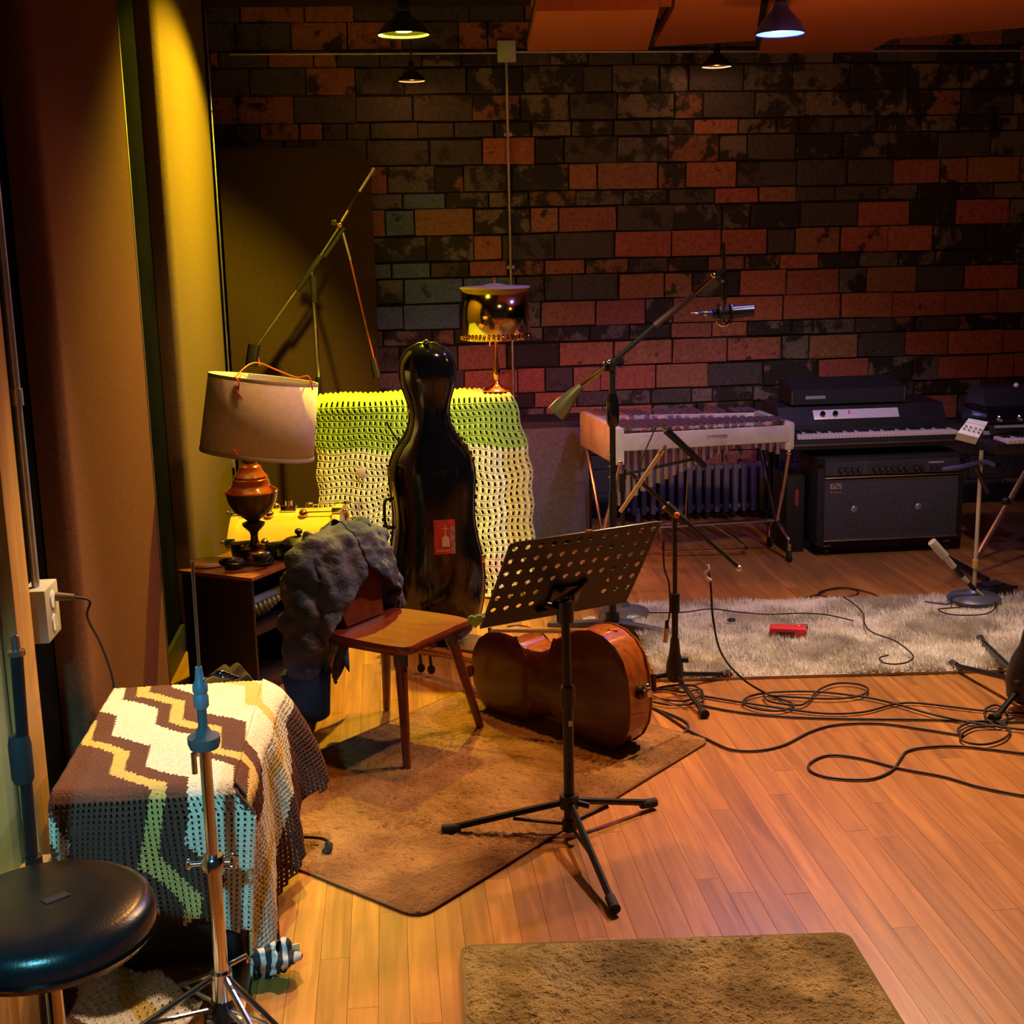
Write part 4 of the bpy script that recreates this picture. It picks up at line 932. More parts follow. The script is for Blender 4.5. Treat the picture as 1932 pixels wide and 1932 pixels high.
MB().tube([cp(1.06, 0, .150), cp(1.12, 0, .150), cp(1.19, 0, .142), cp(1.22, 0, .130)], [.020, .019, .016, .012], 10).build('pegbox', nk, cello, smooth=60)
MB().tube(smoothpath([cp(1.21, 0, .132), cp(1.25, 0, .120), cp(1.265, 0, .142), cp(1.245, 0, .158), cp(1.232, 0, .142), cp(1.243, 0, .135)]), [.014]*31, 8).build('scroll', nk, cello, smooth=60)
for k, (s, sg) in enumerate(((1.09, 1), (1.12, -1), (1.15, 1), (1.18, -1))):
    pg = MB().cyl(cp(s, -.02*sg, .148), cp(s, .058*sg, .148), .0055, .0075, n=10).build('peg', ebony, cello)
    MB().sphere(cp(s, .075*sg, .148), .020, sc=(.8, .35, 1)).build('peg_head', ebony, pg)
MB().prism([(-.03, -.01), (.03, -.01), (.02, .22), (-.02, .22)], cp(.03, 0, .165), Wz, Az, -Nx*.01).build('tailpiece', ebony, cello, smooth=30)
MB().prism([(-.045, 0), (.045, 0), (.035, .08), (-.035, .08)], cp(.375, 0, .135), Wz, -Nx, Az*.008).build('bridge', mat('pale_maple', (.6, .42, .2), .5), cello, smooth=30)
ep = cp(-.012, 0, .060); dn = (-Az); 
c_ = MB().lathe([(.024, 0), (.022, .014), (.013, .02), (.012, .035), (.008, .04)], base=cp(0, 0, .06), axis=dn, n=18).build('endpin_collar', ebony, cello, smooth=40)
MB().cyl(cp(-.028, 0, .06), cp(-.042, 0, .06), .013).build('collar_ring', chrome, c_); MB().sphere(cp(-.034, .024, .06), .011).build('thumb_screw', chrome, c_)
pe = atZ(1322, 1351, .05)-Vector((CB.x, CB.y, 0)); MB().cyl(cp(-.02, 0, .06), cp(-.02, 0, .06)+(pe-cp(-.02, 0, .06)).normalized()*.27, .0045, .004, n=10).build('endpin', mat('copper_steel', (.75, .5, .3), .2, 1.0), cello)
# bow across the top of the ribs
b0_ = atY(925, 1187, 4.30); b1_ = atY(1165, 1190, 4.10); t = thing('cello_bow', 'pale bow with black frog resting along the upper side of the cello', 'bow', b0_)
d_ = b1_-b0_; sd = d_.cross(ZV).normalized()
MB().tube([(0, 0, 0), d_*.5+Vector((0, 0, .003)), d_], [.004, .0045, .005], 8).build('stick', mat('bow_wood', (.45, .16, .05), .3), t)
MB().box(d_*.42-Vector((0, 0, .004)), (d_.length*.84, .012, .012), rot=rotm((1, 0, 0), d_.normalized()), ch=.001).build('hair_ribbon', mat('bow_hair', (.72, .58, .45), .5), t)
MB().box(d_*.90-Vector((0, 0, .006)), (.045, .014, .022), rot=rotm((1, 0, 0), d_.normalized()), ch=.003).build('frog', ebony, t)
MB().box(Vector((0, 0, -.004)), (.015, .008, .02), rot=rotm((1, 0, 0), d_.normalized()), ch=.002).build('tip', ebony, t)

# ------------------------------------------------------------------ cello case
kc = Vector((.172, 5.37, 0)); t = thing('cello_case', 'glossy black hard cello case with red sticker standing upright', 'instrument case', kc)
wT = [(0, .085), (.012, .115), (.04, .145), (.10, .178), (.18, .196), (.28, .203), (.36, .196), (.44, .180), (.52, .170), (.60, .170), (.67, .176), (.73, .178), (.79, .166), (.84, .140), (.885, .108), (.93, .086), (.98, .080), (1.03, .088), (1.09, .106), (1.14, .114), (1.185, .110), (1.225, .090), (1.25, .065), (1.266, .030), (1.272, .006)]
dT = [(0, .08), (.04, .11), (.2, .135), (.5, .13), (.75, .12), (.85, .10), (.95, .075), (1.05, .075), (1.15, .085), (1.22, .07), (1.255, .04), (1.272, .005)]
def cshift(z_): return -.012*min(1, z_/1.2)
def cring(z_, a):
    w_, d_ = smooth_interp(wT, z_), smooth_interp(dT, z_); ca, sa = math.cos(a), math.sin(a); e_ = 2/2.5
    return Vector((cshift(z_)+w_*math.copysign(abs(ca)**e_, ca), d_*math.copysign(abs(sa)**e_, sa), z_+.01))
zs = [i*1.272/90 for i in range(91)]
o = MB().grid(lambda u, v: cring(1.272*v, 2*PI*u), 48, 90, wrap=True).build('shell', black_gloss, t, smooth=180)
def edge(z_, s_, k=1.008): q = cring(z_, 0 if s_ > 0 else PI); return Vector((q.x*k, 0, q.z))
zz_ = [.01+i*1.255/60 for i in range(61)]
MB().tube([edge(z_, 1) for z_ in zz_]+[edge(z_, -1) for z_ in reversed(zz_)], .0055, 6, closed=True).build('seam_band', black_metal, t)
for z_, s_ in ((.74, -1), (.30, -1), (.86, 1), (.80, 1), (.35, 1), (1.0, -1)):
    q = edge(z_, s_); MB().box(q+Vector((0, -.012, 0)), (.018, .03, .034), ch=.004).build('latch', mat('gold_latch', (.75, .55, .2), .2, 1.0), t)
MB().lathe([(.012, 0), (.016, .008), (.012, .018), (.004, .022)], base=(cshift(1.27), -.02, 1.272), n=14).build('top_stud', chrome, t)
MB().tube(smoothpath([edge(.62, -1), edge(.62, -1)+Vector((-.03, -.01, -.01)), edge(.5, -1)+Vector((-.03, -.01, .01)), edge(.5, -1)]), .007).build('side_handle', rubber, t)
for s_ in (-1, 1): MB().cyl((s_*.06, -.02, 0), (s_*.06, -.02, .02), .016).build('foot', rubber, t)
MB().tube(smoothpath([edge(.86, -1)+Vector((0, -.02, 0)), edge(.90, -1)+Vector((-.06, -.03, .01)), edge(.93, -1)+Vector((-.09, -.03, .02))]), .004).build('strap_end', rubber, t)
def cfront(x_, z_):
    w_, d_ = smooth_interp(wT, z_-.01), smooth_interp(dT, z_-.01); c = max(-1, min(1, (x_-cshift(z_-.01))/w_)); ca = abs(c)**(2.5/2); sa = math.sqrt(max(0, 1-ca*ca))
    return Vector((x_, -d_*sa**(2/2.5), z_))
s0 = atY(820, 1046, 5.24)-kc; s1_ = atY(858, 980, 5.24)-kc
def patch(x0, x1, z0_, z1_, off, name, m, par, nx=8, nz=8): return MB().grid(lambda u, v: cfront(lerp(x0, x1, u), lerp(z0_, z1_, v))+Vector((0, -off, 0)), nx, nz).build(name, m, par, smooth=180)
st = patch(s0.x, s1_.x, s0.z, s1_.z, .0025, 'sticker', mat('red_sticker', (.62, .045, .04), .45, var=.2, nscale=40), t)
WS = s1_.x-s0.x; HS = s1_.z-s0.z; cream = mat('sticker_cream', (.75, .60, .42), .5)
patch(s0.x+WS*.78, s1_.x-.0005, s0.z+.001, s0.z+HS*.80, .0032, 'worn_strip', mat('sticker_worn', (.42, .20, .16), .6, var=.5, nscale=90), st)
eb = []
def emblem(u): return u
def emb(poly, name):
    V = [cfront(s0.x+WS*a, s0.z+HS*b_)+Vector((0, -.0042, 0)) for a, b_ in poly]; o = MB().add(V, [tuple(range(len(V)))]).build(name, cream, st, smooth=0); return o
emb([(.37, .22), (.72, .22), (.72, .43), (.69, .49), (.63, .52), (.57, .535), (.555, .70), (.545, .90), (.525, .90), (.525, .70), (.51, .535), (.45, .52), (.39, .49), (.37, .43)], 'emblem')
emb([(.40, .755), (.70, .765), (.70, .745), (.40, .735)], 'emblem_bar')
for k in range(6): emb([(.14+k*.105, .085), (.20+k*.105, .085), (.20+k*.105, .125), (.14+k*.105, .125)], 'lettering')

# ------------------------------------------------------------------ covered cabinet and green crochet blanket
GX0, GX1, GY0, GY1, GZ = -.345, .585, 6.20, 6.64, .945
t = thing('covered_cabinet', 'large black speaker cabinet hidden under the green and cream crochet blanket', 'cabinet', ((GX0+GX1)/2, (GY0+GY1)/2, 0))
MB().box((0, .01, .475), (GX1-GX0-.04, GY1-GY0-.03, .91), ch=.012).build('body', black_tolex, t)
for sx in (-1, 1):
    for sy in (-1, 1): MB().cyl((sx*.4, sy*.16, 0), (sx*.4, sy*.16, .03), .025).build('foot', rubber, t)
def green_mat():
    m = bpy.data.materials.new('green_cream_yarn'); m.use_nodes = True; nt = m.node_tree; b = nt.nodes['Principled BSDF']; L = nt.links
    uv = nd(nt, 'ShaderNodeUVMap'); sp = nd(nt, 'ShaderNodeSeparateXYZ'); L.new(uv.outputs[0], sp.inputs[0])
    r = nd(nt, 'ShaderNodeValToRGB'); r.color_ramp.interpolation = 'CONSTANT'; e = r.color_ramp.elements
    e[0].position = 0; e[0].color = (.34, .48, .10, 1); e[1].position = .46; e[1].color = (.72, .66, .50, 1)
    q = e.new(.84); q.color = (.74, .52, .47, 1); q = e.new(.90); q.color = (.74, .64, .46, 1)
    L.new(sp.outputs[1], r.inputs[0])
    gt = nd(nt, 'ShaderNodeMath', operation='GREATER_THAN'); gt.inputs[1].default_value = .885; L.new(sp.outputs[0], gt.inputs[0])
    g2 = nd(nt, 'ShaderNodeMath', operation='GREATER_THAN'); g2.inputs[1].default_value = .47; L.new(sp.outputs[1], g2.inputs[0])
    mu = nd(nt, 'ShaderNodeMath', operation='MULTIPLY'); L.new(gt.outputs[0], mu.inputs[0]); L.new(g2.outputs[0], mu.inputs[1])
    mx = nd(nt, 'ShaderNodeMix', data_type='RGBA'); mx.inputs['B'].default_value = (.66, .54, .22, 1); L.new(mu.outputs[0], mx.inputs['Factor']); L.new(r.outputs[0], mx.inputs['A'])
    L.new(mx.outputs['Result'], b.inputs['Base Color']); b.inputs['Roughness'].default_value = .95; b.inputs['Specular IOR Level'].default_value = .1
    return m
TD = .40; DR = .96
def S_g(u, v):
    d = v*(TD+DR); x = lerp(GX0-.012, GX1+.012, u)
    if d < TD: return Vector((x, GY1-.03-d, GZ-.006*max(0, (d-TD+.03)/.03)**2+.003*math.sin(x*21)))
    q = (d-TD)/DR; sag = .02*math.sin(u*PI)*min(1, q*3)
    fl = .085*max(0, u-.55)/.45*math.sin(min(1, q*2.2)*PI/2)
    y = GY0-.022-.19*q**1.6*(.35+.65*u)-.02*q*math.sin(u*15+1)-.010*math.sin(u*33)*q
    z_ = GZ-.008-(d-TD)*(.99)-.010*math.cos(u*9)*q+.02*(1-u)*(q > 0)*q
    wv_ = .011*math.sin(u*10+q*5)*min(1, q*4)+.008*math.sin(u*23+q*11)*min(1, q*4)
    return Vector((x+fl-.02*q*math.sin(u*8)+.006*math.sin(d*40+u*9), y, max(.012, z_+wv_)))
mbg = crochet(S_g, 38, 42, lambda i, j, u, v: v*(TD+DR) > TD-.01, lambda u, v: (u, v), size=.46, ridge=.010)
me = mbg.mesh('crochet_blanket', green_mat(), smooth=180, recalc=False); set_uv(me, mbg.uv)
gbl = bpy.data.objects.new('crochet_blanket', me); COL.objects.link(gbl); solid(gbl, .006)
tag(gbl, 'green and cream crochet blanket hanging behind the cello case', 'blanket')
q = atY(683, 893, 6.13); MB().box(q, (.035, .003, .05), ch=.001).build('fabric_tag', mat('pinkish_tag', (.6, .45, .45), .8), gbl)

# ------------------------------------------------------------------ brass lamp on the covered cabinet
bp_ = Vector((.535, 6.43, GZ+.006)); t = thing('brass_lamp', 'small lamp with shiny brass drum shade on the blanket covered cabinet', 'lamp', bp_)
copper = mat('copper', (.70, .28, .12), .2, 1.0, var=.15)
MB().lathe([(.070, 0), (.072, .006), (.060, .014), (.030, .022), (.014, .035), (.010, .06)], n=28).build('base', copper, t, smooth=50)
MB().lathe([(.010, .05), (.018, .075), (.020, .10), (.012, .13), (.008, .16), (.008, .31)], n=18).build('stem', copper, t, smooth=50)
MB().tube([(-.03, 0, .22), (-.028, 0, .27)], .006).build('pull_chain', copper, t)
zb_, zt2 = .255, .505
sh = MB().lathe([(.170, zb_), (.163, zt2)], n=56, caps=False).build('shade', mat('mirror_brass', (.50, .36, .16), .12, 1.0, var=.1, nscale=4), t, smooth=180); solid(sh, .002)
MB().lathe([(.172, zt2-.002), (.172, zt2+.006), (.06, zt2+.012), (.03, zt2+.02), (.001, zt2+.022)], n=56).build('shade_lid', mat('pale_brass', (.85, .72, .52), .45, .2), sh, smooth=40)
MB().lathe([(.006, zt2+.02), (.006, zt2+.03), (.012, zt2+.038), (.010, zt2+.048), (.001, zt2+.052)], n=14).build('finial', copper, sh, smooth=60)
for k in range(44):
    a = 2*PI*k/44; c_ = Vector((.1725*math.cos(a), .1725*math.sin(a), zb_+.012)); T_ = Vector((-math.sin(a), math.cos(a), 0))
    MB().tube([c_+T_*(.0075*math.cos(b_))+ZV*(.010*math.sin(b_)) for b_ in [2*PI*i/8 for i in range(8)]], .0016, 4, closed=True).build('fringe_ring', copper, sh)
MB().sphere((0, 0, .33), .035).build('bulb', mat('red_bulb', (1, .25, .08), .4, emit=(1, .22, .06), estr=10), t)
point('brass_lamp_light', bp_+Vector((0, 0, .27)), (1, .22, .07), 16, .035)

# ------------------------------------------------------------------ black speaker cabinet
t = thing('speaker_cabinet', 'black speaker cabinet with grey grille and silver piping right of the green blanket', 'speaker', (.895, 7.22, 0))
MB().box((0, 0, .36), (.42, .34, .68), ch=.01).build('body', black_tolex, t)
MB().box((0, -.172, .355), (.375, .012, .62), ch=.002).build('grille', mat('grey_grille_cloth', (.11, .11, .115), .9, var=.2, nscale=60, bump=.3, bscale=400), t)
MB().tube([(-.19, -.178, .045), (.19, -.178, .045), (.19, -.178, .668), (-.19, -.178, .668)], .0028, 6, closed=True).build('piping', steel, t)
for sx in (-1, 1):
    for sy in (-1, 1): MB().cyl((sx*.16, sy*.12, 0), (sx*.16, sy*.12, .03), .02).build('foot', rubber, t)
# ------------------------------------------------------------------ microphone stands
def L3(o, pts): return [Vector(p)-Vector(o) for p in pts]
# big studio boom on the left, behind the lamp
bs = Vector((-.365, 6.90, 0)); t = thing('boom_stand', 'tall studio boom stand leaning over in front of the brown baffle', 'mic stand', bs)
YB = 6.90
P = lambda x, y, Y=YB: atY(x, y, Y)-bs
top = P(590, 512); MB().cyl((0, 0, .06), (top.x*.5, 0, 1.0), .016).build('lower_tube', black_metal, t); MB().cyl((top.x*.5, 0, .98), top, .011).build('upper_tube', chrome, t)
MB().cyl(top-Vector((0, 0, .16)), top-Vector((0, 0, .02)), .017).build('height_clutch', black_metal, t)
MB().tube([P(483, 655), P(575, 525)], .006, 10).build('boom_arm', steel, t); MB().tube([P(560, 548), P(606, 482)], .015, 12).build('boom_swivel', black_metal, t); MB().tube([P(600, 490), P(640, 428)], .006, 10).build('boom_arm', steel, t)
MB().tube([P(612, 485), P(650, 430)], .011, 10).build('boom_grip', black_metal, t)
MB().tube([P(640, 425), P(660, 392)], .008).build('boom_tip', chrome, t); MB().tube([P(656, 397), P(678, 362)], .0095).build('tip_sleeve', black_metal, t); MB().tube([P(676, 365), P(706, 317)], .008).build('boom_tip', alu, t)
MB().sphere(P(641, 424), .020).build('tilt_knob', brass, t); MB().box(P(630, 420), (.028, .025, .03), ch=.005).build('clamp_block', black_metal, t)
MB().tube([P(645, 432), P(661, 490)], .007).build('drop_arm', steel, t); MB().tube([P(661, 490), P(706, 680)], .006).build('drop_arm', copper, t)
MB().cyl(P(704, 676), P(712, 712), .020, .024).build('hanging_microphone', black_metal, t); MB().cyl(P(480, 650), P(474, 690), .032).build('counterweight', black_metal, t)
for k in range(3):
    a = 2*PI*k/3+.5; MB().tube([(0, 0, .12), (.33*math.cos(a), .33*math.sin(a), .02)], .012).build('leg', black_metal, t)
MB().cyl((0, 0, .06), (0, 0, .16), .03).build('leg_hub', black_metal, t)
MB().tube(smoothpath([P(484, 655), P(487, 672), P(490, 690)]), .003).build('red_cable', redt, t)

# big studio boom on the right with the large blue lit microphone
bs = Vector((.925, 5.36, 0)); t = thing('boom_stand', 'large studio boom stand reaching over the vibraphone with tapered counterweight', 'mic stand', bs)
P = lambda x, y, Y=5.38: atY(x, y, Y)-bs
top = P(1155, 700); MB().cyl((0, 0, .05), (top.x*.6, 0, .62), .0175).build('lower_tube', black_metal, t); MB().cyl((top.x*.6, 0, .60), top, .013).build('upper_tube', black_metal, t)
MB().lathe([(.018, 0), (.027, .02), (.029, .06), (.025, .11), (.017, .14)], base=P(1156, 805), n=20).build('height_clutch', black_gloss, t, smooth=60)
for k in range(8): MB().sphere(P(1150+(k % 2)*6, 840+k*10, 5.362), .004).build('tape_mark', steel, t)
am = mat('olive_metal', (.22, .18, .07), .3, .7)
MB().tube([P(1048, 782), P(1062, 766), P(1082, 742), P(1096, 728)], [.042, .040, .024, .016], 18).build('counterweight', am, t, smooth=50)
MB().tube([P(1094, 731), P(1150, 688)], [.010, .008], 10).build('boom_arm', brass, t); MB().box(P(1150, 690), (.05, .04, .045), ch=.008).build('boom_swivel', black_metal, t); MB().sphere(P(1149, 682, 5.34), .010).build('swivel_knob', chrome, t)
MB().tube([P(1150, 688), P(1235, 615), P(1290, 570)], [.010, .012, .013], 10).build('boom_arm', black_metal, t); MB().tube([P(1235, 615), P(1310, 555)], .0145, 10).build('boom_grip', mat('brown_leather', (.08, .035, .025), .5), t)
MB().tube([P(1305, 558), P(1344, 523)], [.012, .009], 10).build('boom_tip', brass, t); MB().sphere(P(1346, 520), .013).build('tip_ball', chrome, t)
MB().tube([P(1346, 520), P(1366, 508)], .011).build('mic_mount', black_metal, t); MB().cyl(P(1365, 458), P(1367, 520), .0075).build('mount_rod', black_metal, t); MB().cyl(P(1367, 515), P(1366, 565), .012).build('mount_post', black_metal, t)
MB().cyl(P(1367, 528), P(1367, 533), .014).build('mount_ring', chrome, t)
for (x_, y_) in ((.96, -.35), (-.8, .45), (-.25, -1.0)):
    d_ = Vector((x_, y_, 0)).normalized(); sd = Vector((-d_.y, d_.x, 0))
    MB().add([d_*.03+sd*.03+ZV*.055, d_*.03-sd*.03+ZV*.055, d_*.30-sd*.018+ZV*.018, d_*.30+sd*.018+ZV*.018, d_*.03+sd*.03+ZV*.0, d_*.03-sd*.03+ZV*.0, d_*.30-sd*.018, d_*.30+sd*.018],
             [(0, 1, 2, 3), (7, 6, 5, 4), (0, 4, 5, 1), (1, 5, 6, 2), (2, 6, 7, 3), (3, 7, 4, 0)]).build('flat_leg', mat('grey_cast_iron', (.11, .11, .13), .4, .2), t, smooth=0)
MB().cyl((0, 0, 0), (0, 0, .09), .032).build('base_hub', black_metal, t)
mo = atY(1367, 592, 5.38); t = thing('studio_microphone', 'dark cylindrical studio microphone hanging in shock mount from the right boom', 'microphone', mo)
Q = lambda x, y: atY(x, y, 5.38)-mo
mm = mat('dark_blue_metal', (.035, .04, .07), .25, .7)
MB().cyl(Q(1375, 590), Q(1421, 586), .026, .024, n=24).build('mic_body', mm, t); MB().cyl(Q(1345, 592), Q(1376, 590), .018, .026, n=24).build('mic_taper', mm, t); MB().cyl(Q(1318, 592), Q(1346, 592), .008, .012, n=14).build('cable_plug', mat('blue_plug', (.05, .07, .3), .3), t)
MB().cyl(Q(1327, 592), Q(1333, 592), .0105).build('plug_ring', brass, t); MB().cyl(Q(1303, 591), Q(1319, 592), .0045).build('cable_end', brass, t)
for xx in (1356, 1378):
    c_ = Q(xx, 592); MB().tube([c_+Vector((0, .038*math.cos(a), .038*math.sin(a))) for a in [2*PI*k/20 for k in range(20)]], .005, 6, closed=True).build('shock_ring', black_metal, t)
MB().tube(smoothpath([Q(1352, 605), Q(1360, 614), Q(1372, 612), Q(1378, 602)]), .007).build('mount_yoke', chrome, t)

# round base stand
rb = Vector((1.023, 5.59, 0)); t = thing('round_base_stand', 'microphone stand with domed round base behind the cello', 'mic stand', rb)
MB().lathe([(.001, 0), (.118, 0), (.120, .012), (.105, .034), (.06, .046), (.025, .052), (.018, .07)], n=40).build('dome_base', mat('hammered_grey', (.14, .15, .19), .35, .4, var=.2, bump=.2, bscale=80), t, smooth=50)
MB().cyl((0, 0, .06), (-.012, 0, .62), .010).build('tube', black_metal, t); MB().cyl((-.012, 0, .58), (-.012, 0, .66), .015).build('clutch', black_metal, t)
P = lambda x, y, Y=5.6: atY(x, y, Y)-rb
MB().tube([(-.012, 0, .655), P(1310, 866)], .007).build('boom_arm', black_metal, t)
pm = P(1245, 800); t2 = thing('pencil_microphone', 'slim dark pencil microphone aimed at the vibraphone bars', 'microphone', rb)
MB().cyl(P(1247, 803), P(1258, 813), .009, .0095).build('capsule_tip', steel, t2); MB().cyl(P(1257, 812), P(1330, 880), .017, .014).build('mic_body', black_metal, t2)
MB().tube(smoothpath([P(1249, 803), P(1238, 806), P(1230, 822), P(1218, 850), P(1206, 885)]), .003).build('cable_loop', rubber, t2)

# front boom stand with tripod
fs_ = Vector((1.035, 4.62, 0)); t = thing('tripod_boom_stand', 'black tripod boom stand in front of the cream rug', 'mic stand', fs_)
P = lambda x, y, Y=4.61: atY(x, y, Y)-fs_
cl_ = P(1273, 975)
MB().cyl((0, 0, .12), (0, 0, .36), .0125).build('lower_tube', black_metal, t); MB().cyl((0, 0, .34), cl_, .009).build('upper_tube', black_metal, t); MB().cyl((0, 0, .30), (0, 0, .375), .018).build('height_clutch', rubber, t)
MB().lathe([(.022, .03), (.035, .05), (.032, .10), (.022, .14), (.016, .20)], n=16).build('leg_hub', black_plastic, t, smooth=40); MB().cyl((0, 0, .115), (.05, -.01, .115), .012).build('hub_knob', black_plastic, t)
for (x_, y_) in ((1.26, 4.70), (1.07, 4.30), (.80, 4.66)):
    f_ = Vector((x_, y_, .016))-fs_; d_ = Vector((f_.x, f_.y, 0)).normalized(); lg = MB().tube([d_*.02+ZV*.055, f_], .009).build('leg', black_metal, t); MB().cyl(f_-d_*.02, f_+d_*.012, .016, .017).build('rubber_foot', rubber, lg)
MB().tube([P(1190, 893), P(1392, 1070)], .0075, 8).build('boom_arm', black_metal, t); MB().tube([P(1256, 953), P(1292, 985)], .018, 10).build('boom_swivel', black_plastic, t); MB().sphere(P(1394, 1072), .012).build('boom_end_cap', alu, t)
MB().sphere(P(1277, 972, 4.58), .012, sc=(1, .6, 1)).build('orange_dot', mat('orange_plastic', (.6, .2, .06), .4), t)
MB().tube([P(1190, 890), P(1180, 885), P(1178, 905)], .006).build('clip_arm', black_plastic, t); MB().box(P(1207, 909), (.035, .03, .025), ch=.005).build('mic_clip', black_plastic, t)
t2 = thing('slender_microphone', 'slender silver tube microphone clipped to the tripod boom stand', 'microphone', fs_+P(1207, 912))
Q = lambda x, y: atY(x, y, 4.585)-(fs_+P(1207, 912))
MB().cyl(Q(1170, 966), Q(1246, 855), .0075, .0085, n=14).build('tube', mat('satin_silver', (.90, .88, .80), .35, .35, var=.05), t2); MB().cyl(Q(1245, 857), Q(1250, 849), .0095).build('collar', alu, t2); MB().cyl(Q(1250, 849), Q(1256, 840), .007).build('tip', grey_paint, t2)

# right round base stand with small white mixer
rs = Vector((2.615, 5.49, 0)); t = thing('round_base_stand', 'pale straight stand with round base at the right end of the cream rug', 'mic stand', rs)
P = lambda x, y, Y=5.48: atY(x, y, Y)-rs
MB().lathe([(.001, .03), (.118, .03), (.120, .042), (.105, .055), (.03, .066), (.016, .085)], n=40).build('dome_base', MATS['hammered_grey'], t, smooth=50)
MB().cyl((0, 0, .07), (0, 0, .72), .009).build('tube', mat('ivory_tube', (.5, .44, .33), .4), t); MB().cyl((0, 0, .18), (0, 0, .22), .014).build('clutch', mat('yellow_plastic', (.65, .42, .08), .4), t)
MB().tube(smoothpath([P(1778, 886), P(1815, 880), P(1850, 872), P(1866, 873), P(1876, 878)]), .010, 8).build('blue_boom_arm', mat('blue_grey_metal', (.10, .11, .32), .3, .5), t); MB().tube([P(1840, 878), P(1864, 930)], .012).build('arm_joint', black_metal, t)
t2 = thing('white_mixer', 'small white mixer tilted on the stand left of the keyboard stack', 'mixer', rs+Vector((0, 0, .72)))
V = [atY(*q)-(rs+Vector((0, 0, .72))) for q in ((1807, 816, 5.44), (1846, 826, 5.42), (1864, 796, 5.56), (1828, 789, 5.58))]
nn = (V[1]-V[0]).cross(V[3]-V[0]).normalized(); nn = nn if nn.z > 0 else -nn
MB().add([*V, *[q-nn*.035 for q in V]], [(0, 1, 2, 3), (7, 6, 5, 4), (0, 4, 5, 1), (1, 5, 6, 2), (2, 6, 7, 3), (3, 7, 4, 0)]).build('case', mat('lilac_white', (.62, .62, .68), .4), t2, smooth=0)
for i in range(4):
    for j in range(2): q = V[0]+(V[1]-V[0])*(.15+.23*i)+(V[3]-V[0])*(.25+.18*j); MB().cyl(q, q+nn*.010, .006, n=10).build('knob', grey_paint, t2)
q0, q1 = V[3]*.72+V[0]*.28, V[2]*.72+V[1]*.28; MB().tube([q0+nn*.002, q1+nn*.002], .004, 6).build('bright_strip', white_plastic, t2)
ms = atZ(1758, 1022, .30); mso = atY(1805, 1070, 5.45); t2 = thing('shotgun_microphone', 'pale long microphone with dark bands leaning down at the right of the cream rug', 'microphone', mso)
Q = lambda x, y: atY(x, y, 5.45)-mso
ivory = mat('ivory_metal', (.52, .48, .38), .35)
for (a, b_, r_, m_, nm) in (((1758, 1022), (1783, 1050), .020, ivory, 'head'), ((1780, 1046), (1800, 1070), .014, ivory, 'barrel'), ((1799, 1069), (1815, 1087), .013, black_metal, 'band'), ((1814, 1086), (1826, 1099), .011, ivory, 'barrel'), ((1825, 1098), (1839, 1112), .010, black_metal, 'band'), ((1838, 1111), (1854, 1124), .008, ivory, 'tail')):
    MB().cyl(Q(*a), Q(*b_), r_, n=14).build(nm, m_, t2)
t = thing('black_pedal', 'black foot pedal behind the right round base', 'pedal', (2.76, 5.62, 0))
MB().box((0, 0, .035), (.16, .12, .055), rot=.3, ch=.01).build('body', black_plastic, t); MB().box((.0, -.01, .068), (.10, .07, .012), rot=.3, ch=.004).build('tread', rubber, t); MB().cyl((.09, .02, .03), (.14, .035, .03), .012).build('plug', steel, t)

# tripod at the right edge
rt = Vector((2.21, 4.20, 0)); t = thing('tripod_stand', 'black tripod stand cut off by the right edge above the cable tangle', 'stand', rt)
for p_ in ((1803, 1256), (1852, 1208), (1862, 1222), (1880, 1352)):
    f_ = atZ(*p_, .02)-rt; d_ = Vector((f_.x, f_.y, 0)).normalized(); lg = MB().tube([d_*.02+ZV*.10, f_], .0105).build('leg', black_metal, t); MB().cyl(f_-d_*.01, f_+d_*.03, .015, .016).build('rubber_foot', rubber, lg)
MB().lathe([(.035, .03), (.062, .05), (.070, .12), (.055, .19), (.03, .24), (.018, .30)], n=18).build('leg_hub', black_plastic, t, smooth=40); MB().cyl((0, 0, .2), (.01, 0, .95), .014).build('tube', black_metal, t)
MB().cyl((-.03, -.03, .12), (-.075, -.06, .12), .012).build('hub_knob', black_plastic, t)

# ------------------------------------------------------------------ vibraphone
FLv, FRv = Vector((1.125, 6.28, .745)), Vector((2.040, 6.45, .735)); BLv, BRv = Vector((1.05, 6.95, .745)), Vector((1.99, 6.86, .745))
vo = Vector((1.58, 6.75, 0)); t = thing('vibraphone', 'white framed vibraphone with metal bars and tube resonators before the brick wall', 'vibraphone', vo)
def vp(u, v, z=0): return FLv.lerp(FRv, u).lerp(BLv.lerp(BRv, u), v)+Vector((0, 0, z))-vo
ivo = mat('worn_white_paint', (.62, .57, .46), .4, var=.2, nscale=9)
def beam(a, b_, h, w_, name, m, ch=.006):
    d_ = b_-a; R = rotm((1, 0, 0), d_.normalized()); return MB().box((a+b_)/2, (d_.length, w_, h), rot=Matrix((d_.normalized(), ZV.cross(d_.normalized()).normalized(), d_.normalized().cross(ZV.cross(d_.normalized()).normalized()))).transposed(), ch=ch).build(name, m, t)
beam(vp(0, 0, -.055), vp(1, 0, -.055), .085, .025, 'front_rail', ivo); beam(vp(0, 1, -.05), vp(1, 1, -.05), .085, .025, 'back_rail', ivo)
beam(vp(0, -.02, -.075), vp(0, 1.02, -.075), .19, .05, 'end_block', ivo, .02); beam(vp(1, -.03, -.07), vp(1, 1.03, -.07), .15, .055, 'end_block', ivo, .022)
beam(vp(.5, -.02, -.05), vp(.62, -.02, -.05), .02, .005, 'name_plate', alu, .001)
barm = mat('vibe_bar', (.34, .26, .42), .3, .8, var=.12); NB = 22
